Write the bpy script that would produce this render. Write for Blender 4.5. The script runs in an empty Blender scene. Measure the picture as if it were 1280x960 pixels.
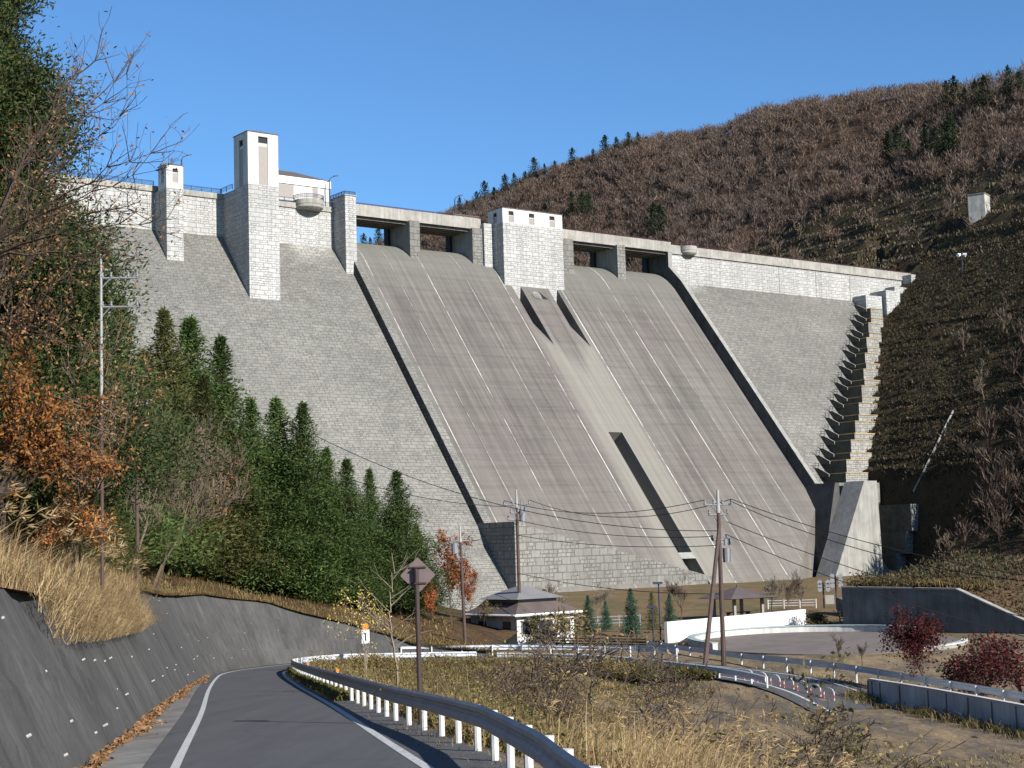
import bpy, math, random
import numpy as np
from mathutils import Vector, Matrix
from mathutils.bvhtree import BVHTree
random.seed(7); RNG = np.random.default_rng(7)
scene = bpy.context.scene
COL = scene.collection

# ------------------------------------------------------------------ camera
F = 1980.0; ROLL = .0305; PITCH = math.atan(200 / F)
FW = Vector((0, math.cos(PITCH), math.sin(PITCH)))
UP0 = Vector((0, -math.sin(PITCH), math.cos(PITCH))); RT0 = Vector((1, 0, 0))
RT = math.cos(ROLL) * RT0 - math.sin(ROLL) * UP0
UPV = math.sin(ROLL) * RT0 + math.cos(ROLL) * UP0
cd = bpy.data.cameras.new('camera'); cam = bpy.data.objects.new('camera', cd); COL.objects.link(cam)
cd.sensor_fit = 'HORIZONTAL'; cd.sensor_width = 36; cd.lens = F / 1280 * 36
cd.clip_start = .5; cd.clip_end = 5000
cam.matrix_world = Matrix(((RT.x, UPV.x, -FW.x, 0), (RT.y, UPV.y, -FW.y, 0), (RT.z, UPV.z, -FW.z, 0), (0, 0, 0, 1)))
scene.camera = cam
def ray(px, py): return (px - 640) * RT - (py - 480) * UPV + F * FW      # surveying helper: direction of a photo point
def at(px, py, d):
    r = ray(px, py); return r * (d / r.y)
def onz(px, py, z):
    r = ray(px, py); return r * (z / r.z)

# ------------------------------------------------------------------ materials
class Mat:
    def __init__(s, name, rough=.9, spec=.3):
        s.m = bpy.data.materials.new(name); s.m.use_nodes = True; s.t = s.m.node_tree
        s.t.nodes.clear(); s.o = s.t.nodes.new('ShaderNodeOutputMaterial'); s.b = s.t.nodes.new('ShaderNodeBsdfPrincipled')
        s.b.inputs['Roughness'].default_value = rough; s.b.inputs['Specular IOR Level'].default_value = spec
        s.t.links.new(s.b.outputs[0], s.o.inputs[0])
    def put(s, sock, v):
        if isinstance(v, bpy.types.NodeSocket): s.t.links.new(v, sock)
        elif isinstance(v, (tuple, list)) and len(v) == 3 and sock.type == 'RGBA': sock.default_value = (*v, 1)
        else: sock.default_value = v
    def tc(s, k='Object'): return s.t.nodes.new('ShaderNodeTexCoord').outputs[k]
    def map(s, v, sc=(1, 1, 1), loc=(0, 0, 0), rot=(0, 0, 0)):
        n = s.t.nodes.new('ShaderNodeMapping'); s.put(n.inputs[0], v); n.inputs['Scale'].default_value = sc
        n.inputs['Location'].default_value = loc; n.inputs['Rotation'].default_value = rot; return n.outputs[0]
    def noise(s, v, sc, det=4, ro=.6, col=False):
        n = s.t.nodes.new('ShaderNodeTexNoise'); s.put(n.inputs['Vector'], v); n.inputs['Scale'].default_value = sc
        n.inputs['Detail'].default_value = det; n.inputs['Roughness'].default_value = ro; return n.outputs['Color' if col else 'Fac']
    def ramp(s, f, *st):
        n = s.t.nodes.new('ShaderNodeValToRGB'); s.put(n.inputs[0], f); e = n.color_ramp.elements
        while len(e) < len(st): e.new(.5)
        for k, (p, c) in enumerate(st):
            e[k].position = p; e[k].color = (c, c, c, 1) if isinstance(c, (int, float)) else (*c, 1)
        return n.outputs[0]
    def mix(s, f, a, b, mode='MIX'):
        n = s.t.nodes.new('ShaderNodeMixRGB'); n.blend_type = mode
        for k, v in enumerate((f, a, b)):
            s.put(n.inputs[k], (v, v, v, 1) if k and isinstance(v, (int, float)) else v)
        return n.outputs[0]
    def math(s, op, a, b=0.0):
        n = s.t.nodes.new('ShaderNodeMath'); n.operation = op; s.put(n.inputs[0], a); s.put(n.inputs[1], b); return n.outputs[0]
    def xyz(s, v):
        n = s.t.nodes.new('ShaderNodeSeparateXYZ'); s.put(n.inputs[0], v); return n.outputs
    def vadd(s, a, b):
        n = s.t.nodes.new('ShaderNodeVectorMath'); n.operation = 'ADD'; s.put(n.inputs[0], a); s.put(n.inputs[1], b); return n.outputs[0]
    def vscale(s, a, k):
        n = s.t.nodes.new('ShaderNodeVectorMath'); n.operation = 'SCALE'; s.put(n.inputs[0], a); n.inputs['Scale'].default_value = k; return n.outputs[0]
    def brick(s, v, w, h, mortar, seed_off=.5):
        n = s.t.nodes.new('ShaderNodeTexBrick'); s.put(n.inputs['Vector'], v); n.offset = seed_off; n.offset_frequency = 2
        n.inputs['Color1'].default_value = (0, 0, 0, 1); n.inputs['Color2'].default_value = (1, 1, 1, 1); n.inputs['Mortar'].default_value = (.5, .5, .5, 1)
        n.inputs['Scale'].default_value = 1; n.inputs['Mortar Size'].default_value = mortar; n.inputs['Mortar Smooth'].default_value = .3
        n.inputs['Brick Width'].default_value = w; n.inputs['Row Height'].default_value = h; n.inputs['Bias'].default_value = 0
        return n.outputs['Color'], n.outputs['Fac']
    def island(s): return s.t.nodes.new('ShaderNodeNewGeometry').outputs['Random Per Island']
    def objrand(s): return s.t.nodes.new('ShaderNodeObjectInfo').outputs['Random']
    def bump(s, h, st=.5, d=.1):
        n = s.t.nodes.new('ShaderNodeBump'); n.inputs['Strength'].default_value = st; n.inputs['Distance'].default_value = d
        s.put(n.inputs['Height'], h); s.t.links.new(n.outputs[0], s.b.inputs['Normal'])
    def col(s, v): s.put(s.b.inputs['Base Color'], v); return s
    def leafy(s, c, f=.3):          # thin leaf: part of the light passes through
        tr = s.t.nodes.new('ShaderNodeBsdfTranslucent'); s.put(tr.inputs[0], c); mx = s.t.nodes.new('ShaderNodeMixShader')
        mx.inputs[0].default_value = f; s.t.links.new(s.b.outputs[0], mx.inputs[1]); s.t.links.new(tr.outputs[0], mx.inputs[2])
        s.t.links.new(mx.outputs[0], s.o.inputs[0]); return s

def plain(name, c, rough=.7, var=.25, sc=3.0, spec=.3, metal=0):
    g = Mat(name, rough, spec); v = g.tc()
    f = g.noise(v, sc, 5, .65)
    g.col(g.mix(1, tuple(c), g.ramp(f, (.3, 1 - var), (.7, 1 + var * .3)), 'MULTIPLY')); g.b.inputs['Metallic'].default_value = metal
    return g.m

def masonry(name, base, w, h, mortar_w, var, dark, stain=None, bump=.6):
    g = Mat(name, .92, .15); uv = g.tc('UV'); o = g.tc()
    v = g.vadd(uv, g.vscale(g.noise(g.map(uv, (1, 1, 1)), .5, 2, .5, True), .28))
    ca, fa = g.brick(v, w, h, mortar_w)
    cb, fb = g.brick(g.vadd(v, (w * .21, 0, 0)), w * .55, h * .5, mortar_w * .85, .37)
    pick = g.math('GREATER_THAN', ca, .5)
    jt = g.math('MAXIMUM', fa, g.math('MULTIPLY', fb, pick))
    tone = g.mix(pick, ca, cb)
    c = g.mix(1, tuple(base), g.ramp(tone, (0, 1 - var), (1, 1 + var)), 'MULTIPLY')
    c = g.mix(1, c, g.ramp(g.noise(o, .06, 5, .65), (.3, .82), (.7, 1.1)), 'MULTIPLY')
    c = g.mix(.5, c, g.ramp(g.noise(uv, 2.2, 5, .7), (.25, .6), (.75, 1.25)), 'MULTIPLY')
    c = g.mix(1, c, g.ramp(g.noise(g.map(o, (.8, .8, .045)), 1, 5, .7), (.32, .78), (.55, 1.0), (.75, 1.08)), 'MULTIPLY')
    if stain: c = stain(g, c, o, uv)
    c = g.mix(g.math('MULTIPLY', jt, g.ramp(g.noise(uv, .35, 3, .6), (.3, .5), (.65, .95))), c, dark)
    g.col(c)
    g.bump(g.mix(.5, g.math('SUBTRACT', 1.0, jt), g.noise(uv, 1.6, 4, .7)), bump, .25)
    return g.m

def face_stain(g, c, o, uv):
    x, y, z = g.xyz(o)
    n = g.noise(g.map(o, (.09, .09, .05)), 1, 4, .6)
    # clean pale stone bleeding down beside the spillway, tan weathering lower down
    top = g.ramp(g.math('SUBTRACT', z, g.math('MULTIPLY', n, 9.0)), (0, 0), (1, 1))
    zz = g.math('DIVIDE', g.math('SUBTRACT', g.math('ADD', z, g.math('MULTIPLY', n, 6.0)), 71.5), 4.0)
    near = g.ramp(g.math('MULTIPLY', g.math('ABSOLUTE', g.math('ADD', x, 11.0)), .1), (.25, 1), (.7, 0))
    nearr = g.ramp(g.math('MULTIPLY', g.math('ABSOLUTE', g.math('SUBTRACT', x, 95.0)), .1), (.25, 1), (.8, 0))
    zf = g.math('MULTIPLY', g.ramp(zz, (0, 0), (1, 1)), g.math('MAXIMUM', near, nearr))
    c = g.mix(g.math('MULTIPLY', zf, .75), c, (.42, .41, .37))
    band = g.ramp(g.noise(g.map(o, (.012, .012, .16)), 1, 4, .6), (.35, .88), (.7, 1.07))
    c = g.mix(1, c, band, 'MULTIPLY')
    dark = g.ramp(g.math('DIVIDE', z, 82.0), (.2, 1.12), (.55, 1.0), (.86, .92))
    return g.mix(1, c, dark, 'MULTIPLY')

m_stone_low = masonry('grey_weathered_masonry', (.196, .190, .172), 1.75, .9, .065, .13, (.075, .073, .065), face_stain)
m_stone_top = masonry('pale_clean_masonry', (.41, .405, .39), 1.8, .9, .065, .13, (.15, .148, .14))
m_stone_mid = masonry('weathered_step_masonry', (.30, .29, .265), 1.6, .9, .08, .16, (.10, .095, .085))
m_stone_dk = masonry('shade_dark_masonry', (.085, .085, .082), 2.1, 1.2, .10, .2, (.03, .03, .03))  # darker masonry copy: shade of the chute's left side face, put into colour
m_stone_end = masonry('grey_block_masonry', (.205, .20, .182), 2.0, 1.4, .10, .14, (.085, .083, .075))

def chute_mat():
    g = Mat('weathered_spillway_concrete', .93, .15); o = g.tc(); x, y, z = g.xyz(o)
    big = g.noise(g.map(o, (.05, .03, .03)), 1, 4, .6)
    c = g.mix(g.ramp(big, (.35, 0), (.65, 1)), (.122, .113, .102), (.116, .102, .095))
    c = g.mix(1, c, g.ramp(g.noise(g.map(o, (.09, .02, .035), (9, 2, 4)), 1, 6, .7), (.3, .74), (.5, 1.0), (.7, 1.12)), 'MULTIPLY')
    st = g.noise(g.map(o, (1.0, .012, .016)), 1, 5, .7)
    c = g.mix(1, c, g.ramp(st, (.3, .72), (.5, 1.0), (.72, 1.28)), 'MULTIPLY')
    st2 = g.noise(g.map(o, (3.5, .03, .04), (5, 3, 1)), 1, 4, .7)
    c = g.mix(1, c, g.ramp(st2, (.3, .86), (.7, 1.12)), 'MULTIPLY')
    li = g.noise(g.map(o, (.03, .05, 1.1)), 1, 3, .7)
    c = g.mix(1, c, g.ramp(li, (.3, .84), (.5, 1.0), (.75, 1.1)), 'MULTIPLY')
    # lift joints every 1.5 m
    fr = g.math('FRACT', g.math('DIVIDE', z, 1.5))
    c = g.mix(g.math('MULTIPLY', g.math('LESS_THAN', fr, .07), .35), c, (.11, .105, .095))
    # greener, darker top
    top = g.ramp(g.math('DIVIDE', g.math('ADD', z, g.math('MULTIPLY', big, 14.0)), 90.0), (.76, 0), (.9, 1))
    c = g.mix(g.math('MULTIPLY', top, .6), c, (.135, .138, .118))
    # pale central run below the outlet and pale margins
    ce = g.ramp(g.math('MULTIPLY', g.math('ABSOLUTE', g.math('SUBTRACT', x, 42.7)), .1), (.55, 1), (.82, 0))
    ce = g.math('MULTIPLY', ce, g.ramp(g.math('DIVIDE', g.math('ADD', z, g.math('MULTIPLY', g.math('ABSOLUTE', g.math('SUBTRACT', x, 42.7)), -1.6)), 60.0), (.72, 1), (.82, 0)))
    c = g.mix(g.math('MULTIPLY', ce, .62), c, g.mix(1, (.215, .203, .175), g.ramp(st, (.3, .85), (.7, 1.1)), 'MULTIPLY'))
    lo = g.ramp(g.math('DIVIDE', g.math('ADD', z, g.math('MULTIPLY', st, 14.0)), 40.0), (.1, 1), (.85, 0))
    c = g.mix(g.math('MULTIPLY', lo, .28), c, (.20, .188, .162))
    # vertical construction joints with lime runs
    for k, (ju, wd) in enumerate(((-.6, .10), (13.9, .10), (33.7, .12), (50.2, .14), (65.6, .11), (79.5, .07), (24, .05), (5.5, .05), (58, .05), (72.5, .05))):
        ln = g.math('LESS_THAN', g.math('ABSOLUTE', g.math('SUBTRACT', x, ju)), wd)
        br = g.ramp(g.noise(g.map(o, (.01, .02, .16), (k * 7, 0, 0)), 1, 4, .75), (.42, .05), (.58, .8))
        c = g.mix(g.math('MULTIPLY', ln, br), c, (.46, .45, .42))
    g.col(c); g.bump(li, .15, .1); return g.m
m_chute = chute_mat()

def concrete(name, c, dark=.75, sc=.5, streak=True):
    g = Mat(name, .9, .2); o = g.tc()
    f = g.noise(o, sc, 6, .65); k = g.mix(1, tuple(c), g.ramp(f, (.3, dark), (.7, 1.08)), 'MULTIPLY')
    if streak:
        k = g.mix(1, k, g.ramp(g.noise(g.map(o, (1.8, 1.8, .12)), 1, 4, .7), (.3, .74), (.6, 1.06)), 'MULTIPLY')
    g.col(k); g.bump(g.noise(o, 6, 4, .7), .12, .05); return g.m
m_conc = concrete('plain_concrete', (.26, .255, .235))
m_conc_w = concrete('pale_smooth_concrete', (.47, .46, .435), .85)
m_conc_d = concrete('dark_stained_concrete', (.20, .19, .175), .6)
m_shade_algae = concrete('shade_and_algae_concrete', (.085, .083, .078), .55, .35)  # algae stain plus the shade of left-facing walls, both in the colour
m_shade_weedy = concrete('shade_dark_weedy_stone', (.105, .095, .072), .5, .8, False)  # weedy stone, with the shade on the steps' left faces painted in
m_cap = concrete('rain_streaked_parapet', (.31, .295, .265), .65, .3)
m_white = plain('white_paint', (.72, .72, .72), .5, .1)
m_postw = plain('chalky_post_paint', (.55, .55, .54), .6, .25, 5)
m_dirtyrail = plain('dull_galvanised_steel', (.40, .40, .40), .5, .3, 2.0, .4)
m_rail = plain('pale_galvanised_steel', (.60, .62, .65), .4, .12, 2.0, .5)
m_roof = plain('brown_roof_metal', (.105, .082, .075), .6, .25, .6)
m_brown = plain('brown_painted_steel', (.055, .038, .034), .45, .2)
m_wood = plain('dark_fence_timber', (.075, .055, .04), .85, .4)
m_panel = plain('taupe_panel', (.25, .225, .205), .6, .12)
m_black = plain('near_black', (.012, .012, .014), .7, .1)
m_glass = plain('dark_window_glass', (.03, .035, .045), .15, .1, 1, .6)
m_dkrail = plain('dark_railing_paint', (.03, .035, .06), .5, .1)
m_redrail = plain('maroon_railing_paint', (.06, .025, .03), .5, .1)
m_signback = plain('bare_sign_back', (.17, .125, .125), .55, .12, 4)
m_yellow = plain('yellow_paint', (.72, .42, .03), .5, .1)
m_orange = plain('orange_reflector', (.85, .22, .02), .3, .1)
m_red = plain('red_band_paint', (.55, .04, .04), .5, .1)
m_pole = plain('pole_brown', (.075, .05, .042), .8, .25)
m_poleg = plain('pole_concrete_grey', (.30, .30, .29), .8, .2)
m_iron = plain('insulator_metal', (.20, .205, .215), .4, .2)
m_cable = plain('black_cable', (.012, .012, .013), .6, .1)
m_bluegrey = plain('blue_grey_coping', (.26, .33, .33), .7, .2)

def asphalt():
    g = Mat('worn_asphalt', .85, .25); o = g.tc()
    c = g.mix(g.noise(o, 40, 3, .7), (.058, .058, .061), (.086, .085, .088))
    c = g.mix(1, c, g.ramp(g.noise(g.map(o, (1.2, .15, 1), rot=(0, 0, -.18)), 1, 4, .6), (.3, .9), (.7, 1.07)), 'MULTIPLY')
    c = g.mix(g.ramp(g.noise(o, .6, 5, .7), (.62, 0), (.8, .5)), c, (.045, .045, .048))
    vo = g.t.nodes.new('ShaderNodeTexVoronoi'); vo.feature = 'DISTANCE_TO_EDGE'; vo.inputs['Scale'].default_value = .32; g.put(vo.inputs['Vector'], g.vadd(o, g.vscale(g.noise(o, 1.2, 5, .7, True), 1.6)))
    c = g.mix(g.math('MULTIPLY', g.ramp(vo.outputs[0], (0, 1), (.012, 0)), g.ramp(g.noise(o, .25, 2, .5), (.45, 0), (.6, .75))), c, (.022, .022, .024))
    c = g.mix(1, c, g.ramp(g.noise(g.map(o, (2.6, .05, 1), rot=(0, 0, -.18)), 1, 3, .5), (.35, .94), (.65, 1.07)), 'MULTIPLY')
    c = g.mix(g.ramp(g.noise(o, 14, 4, .8), (.66, 0), (.74, .5)), c, (.16, .155, .15))
    g.col(c); g.bump(g.noise(o, 60, 2, .6), .25, .01); return g.m
m_asph = asphalt()
def linepaint():
    g = Mat('worn_line_paint', .7); o = g.tc()
    g.col(g.mix(g.ramp(g.noise(o, 9, 5, .75), (.52, 0), (.66, .8)), (.42, .42, .41), (.10, .10, .10))); return g.m
m_line = linepaint()
def shotcrete():
    g = Mat('dark_weathered_shotcrete', .95, .15); uv = g.tc('UV'); o = g.tc()
    f = g.noise(g.map(uv, (.9, .10, 1)), 1, 5, .7)
    c = g.mix(f, (.036, .037, .036), (.100, .096, .092))
    c = g.mix(1, c, g.ramp(g.noise(o, .35, 5, .65), (.3, .7), (.7, 1.25)), 'MULTIPLY')
    c = g.mix(1, c, g.ramp(g.noise(g.map(uv, (4, .5, 1)), 1, 4, .7), (.3, .75), (.7, 1.2)), 'MULTIPLY')
    c = g.mix(g.ramp(g.noise(o, 1.1, 5, .7), (.62, 0), (.75, .5)), c, (.045, .05, .032))
    g.col(c); g.bump(g.noise(o, 3, 6, .7), .5, .12); return g.m
m_shot = shotcrete(); m_weep = plain('dirty_white_plastic', (.42, .42, .40), .6)

def ground():
    g = Mat('valley_ground', 1, .05); o = g.tc(); x, y, z = g.xyz(o)
    a = g.noise(o, .09, 6, .7); b = g.noise(g.map(o, (.5, .16, 1)), 1, 6, .7); d = g.noise(o, 3.5, 5, .7)
    c = g.mix(g.ramp(b, (.42, 0), (.62, 1)), (.105, .088, .072), (.25, .18, .105))
    c = g.mix(g.ramp(a, (.5, 0), (.68, .6)), c, (.12, .10, .05))
    c = g.mix(1, c, g.ramp(d, (.25, .6), (.75, 1.3)), 'MULTIPLY')
    far = g.ramp(g.math('DIVIDE', y, 300.0), (.44, 0), (.5, 1))
    lawn = g.mix(g.ramp(g.noise(o, .12, 5, .7), (.38, 0), (.6, 1)), (.17, .105, .06), (.10, .088, .045)); lawn = g.mix(g.ramp(g.noise(o, .6, 5, .7), (.5, 0), (.7, .7)), lawn, (.21, .16, .09))
    c = g.mix(far, c, lawn)
    g.col(c); g.bump(d, .6, .1); return g.m
m_ground = ground()
def soil(name, a, b, d):
    g = Mat(name, 1, .05); o = g.tc()
    c = g.mix(g.ramp(g.noise(o, .12, 6, .7), (.4, 0), (.6, 1)), a, b)
    c = g.mix(g.ramp(g.noise(o, .5, 5, .7), (.5, 0), (.65, .8)), c, d)
    c = g.mix(1, c, g.ramp(g.noise(o, 2.5, 5, .75), (.25, .55), (.75, 1.35)), 'MULTIPLY')
    g.col(c); g.bump(g.noise(o, 2, 5, .7), .7, .3); return g.m
m_hill = soil('leaf_littered_slope', (.105, .062, .036), (.07, .045, .028), (.085, .07, .032))
m_mount = soil('wooded_mountain_ground', (.068, .044, .030), (.050, .034, .024), (.055, .042, .026)); m_slope = soil('shade_darkened_slope', (.060, .042, .026), (.042, .033, .020), (.055, .05, .024))  # m_slope: the right slope's deep shade is put into its darker soil
m_plaza = plain('reddish_brown_paving', (.155, .128, .112), .9, .3, .5)

def leafmat(name, *cols, f=.3, objvar=.25, alt=None, altsc=.9):
    g = Mat(name, .75, .2); r = g.island()
    c = g.ramp(r, *[(k / max(1, len(cols) - 1), q) for k, q in enumerate(cols)])
    c = g.mix(1, c, g.ramp(g.objrand(), (0, 1 - objvar), (1, 1 + objvar)), 'MULTIPLY')
    if alt: c = g.mix(g.ramp(g.noise(g.tc(), altsc, 4, .7), (.48, 0), (.68, .75)), c, alt)
    c = g.mix(1, c, g.ramp(g.noise(g.tc(), .5, 3, .6), (.3, .65), (.7, 1.25)), 'MULTIPLY')
    g.col(c); g.leafy(c, f); return g.m
m_cedar = leafmat('cedar_needles', (.030, .060, .017), (.060, .112, .028), (.100, .165, .042), (.125, .145, .048), alt=(.085, .085, .03), f=.4)
m_cedar_o = leafmat('olive_cedar_needles', (.038, .05, .015), (.068, .082, .023), (.11, .112, .034), (.14, .12, .045), f=.4)
m_cedar_dk = leafmat('brown_flecked_cedar_needles', (.016, .030, .010), (.030, .050, .015), (.055, .075, .022), (.085, .07, .028))
m_fir = leafmat('blue_green_fir_needles', (.03, .075, .05), (.05, .12, .075), (.09, .16, .095))
m_olive = leafmat('olive_leaves', (.05, .055, .02), (.09, .085, .035), (.12, .11, .045))
m_orange_leaf = leafmat('orange_oak_leaves', (.17, .055, .018), (.32, .125, .032), (.42, .20, .06), (.22, .085, .026))
m_tan_leaf = leafmat('withered_brown_leaves', (.16, .07, .03), (.30, .15, .06), (.42, .24, .12))
m_rust_leaf = leafmat('rusty_leaves', (.20, .055, .022), (.32, .10, .035), (.38, .15, .055))
m_yellow_leaf = leafmat('yellow_leaves', (.55, .40, .06), (.70, .55, .14), (.45, .30, .06))
m_maple = leafmat('crimson_maple_leaves', (.04, .010, .011), (.08, .014, .015), (.13, .022, .020), (.06, .016, .014))
m_bark = plain('grey_brown_bark', (.085, .062, .048), .95, .35, 6)
m_barkp = plain('pale_bark', (.21, .175, .13), .9, .3, 6)
m_barkm = plain('brownish_twig_bark', (.15, .11, .08), .95, .3, 3)
m_barkd = plain('dark_cedar_bark', (.065, .042, .03), .95, .35, 4)
m_straw = leafmat('dry_straw_grass', (.20, .125, .055), (.38, .27, .135), (.52, .40, .22), (.28, .18, .085), (.44, .32, .16), f=.35)
m_weed = leafmat('mixed_weeds', (.11, .10, .03), (.27, .19, .085), (.21, .14, .06), (.12, .12, .035), (.34, .26, .13), f=.3)
m_green = leafmat('green_weeds', (.075, .10, .02), (.12, .14, .032), (.20, .16, .05), (.16, .085, .04), f=.3)
m_litter = leafmat('fallen_leaves', (.13, .07, .03), (.25, .13, .055), (.19, .10, .045), (.30, .18, .09), f=.1)
m_under = leafmat('brown_undergrowth', (.09, .06, .025), (.19, .12, .05), (.14, .085, .035), (.10, .10, .03), (.27, .19, .09), f=.2)
m_wood_far = leafmat('bare_mountain_twigs', (.078, .050, .035), (.120, .074, .050), (.098, .066, .050), (.155, .105, .075), (.21, .175, .15), f=.25, alt=(.135, .108, .088), altsc=.022)
m_wood_slope = leafmat('dark_slope_twigs', (.05, .034, .025), (.085, .055, .04), (.07, .05, .038), (.12, .09, .07), f=.15)
m_brush = leafmat('hillside_brush', (.038, .032, .017), (.07, .05, .028), (.11, .076, .042), (.045, .048, .02), (.03, .036, .016), f=.15)
m_bench = leafmat('pale_bench_grass', (.085, .065, .042), (.135, .105, .07), (.10, .085, .05), (.17, .135, .09), f=.15)

# ------------------------------------------------------------------ mesh helpers
ORG = {}
class MB:
    def __init__(s): s.v = []; s.f = []; s.mi = []
    def face(s, *pts, mi=0):
        k = len(s.v); s.v += [tuple(p) for p in pts]; s.f.append(tuple(range(k, k + len(pts)))); s.mi.append(mi)
    def hexa(s, p, mi=0, skip=()):        # p: 8 points, bottom ring then top ring
        k = len(s.v); s.v += [tuple(q) for q in p]
        for n, f in enumerate(((3, 2, 1, 0), (4, 5, 6, 7), (0, 1, 5, 4), (1, 2, 6, 5), (2, 3, 7, 6), (3, 0, 4, 7))):
            if n not in skip: s.f.append(tuple(k + q for q in f)); s.mi.append(mi)
    def box(s, x0, x1, y0, y1, z0, z1, mi=0):
        s.hexa([(x0, y0, z0), (x1, y0, z0), (x1, y1, z0), (x0, y1, z0), (x0, y0, z1), (x1, y0, z1), (x1, y1, z1), (x0, y1, z1)], mi)
    def obox(s, c, ax, ay, hx, hy, z0, z1, mi=0):     # box turned in plan: ax, ay unit vectors
        c = Vector(c); ax = Vector(ax); ay = Vector(ay)
        r = [c + ax * (a * hx) + ay * (b * hy) for a, b in ((-1, -1), (1, -1), (1, 1), (-1, 1))]
        s.hexa([(q.x, q.y, z0) for q in r] + [(q.x, q.y, z1) for q in r], mi)
    def prism(s, prof, a0, a1, fn, mi=0, capmi=None):  # prof: list of 2-d points, fn(a, p) -> xyz
        k = len(s.v); n = len(prof)
        s.v += [tuple(fn(a0, p)) for p in prof] + [tuple(fn(a1, p)) for p in prof]
        for q in range(n):
            r = (q + 1) % n; s.f.append((k + q, k + r, k + n + r, k + n + q)); s.mi.append(mi)
        cm = mi if capmi is None else capmi
        s.f.append(tuple(k + q for q in range(n - 1, -1, -1))); s.f.append(tuple(k + n + q for q in range(n))); s.mi += [cm, cm]
    def tube(s, pts, r, sides=6, mi=0, cap=True):
        pts = [Vector(p) for p in pts]; rs = r if isinstance(r, (list, tuple)) else [r] * len(pts); k0 = len(s.v)
        for q, p in enumerate(pts):
            d = (pts[min(q + 1, len(pts) - 1)] - pts[max(q - 1, 0)]).normalized()
            a = d.cross(Vector((0, 0, 1)) if abs(d.z) < .9 else Vector((1, 0, 0))).normalized(); b = d.cross(a)
            for t in range(sides):
                w = 2 * math.pi * t / sides; s.v.append(tuple(p + (a * math.cos(w) + b * math.sin(w)) * rs[q]))
        for q in range(len(pts) - 1):
            for t in range(sides):
                u = (t + 1) % sides
                s.f.append((k0 + q * sides + t, k0 + q * sides + u, k0 + (q + 1) * sides + u, k0 + (q + 1) * sides + t)); s.mi.append(mi)
        if cap:
            s.f.append(tuple(range(k0, k0 + sides))); e = k0 + (len(pts) - 1) * sides; s.f.append(tuple(range(e, e + sides))); s.mi += [mi, mi]
    def build(s, name, mat, parent=None, org=None, smooth=False):
        if org is None: org = ORG.get(parent.name, Vector((0, 0, 0))) if parent else None
        V = np.array(s.v, float)
        if org is None:
            lo, hi = V.min(0), V.max(0); org = Vector(((lo[0] + hi[0]) / 2, (lo[1] + hi[1]) / 2, lo[2]))
        me = bpy.data.meshes.new(name); me.from_pydata((V - np.array(org)).tolist(), [], s.f)
        for q in (mat if isinstance(mat, (list, tuple)) else [mat]): me.materials.append(q)
        me.polygons.foreach_set('material_index', s.mi)
        if smooth: me.polygons.foreach_set('use_smooth', [True] * len(s.f))
        if len(s.f) < 60000:
            uv = me.uv_layers.new(name='UVMap'); buf = np.empty(len(me.loops) * 2)
            for p in me.polygons:
                n = p.normal
                if abs(n.z) > .97: t1, t2 = Vector((1, 0, 0)), Vector((0, 1, 0))
                else: t1 = Vector((-n.y, n.x, 0)).normalized(); t2 = n.cross(t1)
                for li in p.loop_indices:
                    q = Vector(s.v[me.loops[li].vertex_index]); buf[2 * li] = q.dot(t1); buf[2 * li + 1] = q.dot(t2)
            uv.data.foreach_set('uv', buf)
        o = bpy.data.objects.new(name, me); COL.objects.link(o)
        if parent: o.parent = parent
        else: o.location = org
        ORG[o.name] = Vector(org); return o
def tag(o, label=None, cat=None, group=None, kind=None):
    for k, v in (('label', label), ('category', cat), ('group', group), ('kind', kind)):
        if v: o[k] = v
    return o
def empty(name, loc, label=None, cat=None, group=None, rz=0):
    o = bpy.data.objects.new(name, None); COL.objects.link(o); o.location = loc; o.rotation_euler = (0, 0, rz); ORG[o.name] = Vector(loc)
    return tag(o, label, cat, group)
def copy_tree(o, parent=None):
    c = o.copy(); COL.objects.link(c)
    if parent: c.parent = parent
    for ch in list(o.children): copy_tree(ch, c)
    return c
def quads(name, V, mat, parent=None, org=None, kind=None):  # V: (n,4,3) numpy: many small faces in one mesh
    V = np.asarray(V, np.float32)
    if org is None: org = ORG.get(parent.name, Vector((0, 0, 0))) if parent else Vector(V.reshape(-1, 3).min(0).tolist())
    n = len(V); me = bpy.data.meshes.new(name); me.vertices.add(n * 4); me.loops.add(n * 4); me.polygons.add(n)
    me.vertices.foreach_set('co', (V.reshape(-1, 3) - np.array(org, np.float32)).ravel())
    me.loops.foreach_set('vertex_index', np.arange(n * 4, dtype=np.int32))
    me.polygons.foreach_set('loop_start', np.arange(0, n * 4, 4, dtype=np.int32))
    me.materials.append(mat); me.update(calc_edges=True); me.validate()
    o = bpy.data.objects.new(name, me); COL.objects.link(o)
    if parent: o.parent = parent
    else: o.location = org
    ORG[o.name] = Vector(org)
    if kind: o['kind'] = kind
    return o
def unit(a): return a / (np.linalg.norm(a, axis=-1, keepdims=True) + 1e-9)
def rvec(n): return unit(RNG.normal(size=(n, 3)))
def leaves(C, D, L, W):       # rhombic leaf cards from base points C along directions D
    n = len(C); D = unit(D); S = unit(np.cross(D, rvec(n))); L = np.broadcast_to(np.asarray(L, float), (n,))[:, None]; W = np.broadcast_to(np.asarray(W, float), (n,))[:, None]
    mid = C + D * L * .45
    return np.stack([C, mid + S * W * .5, C + D * L, mid - S * W * .5], 1)
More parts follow.
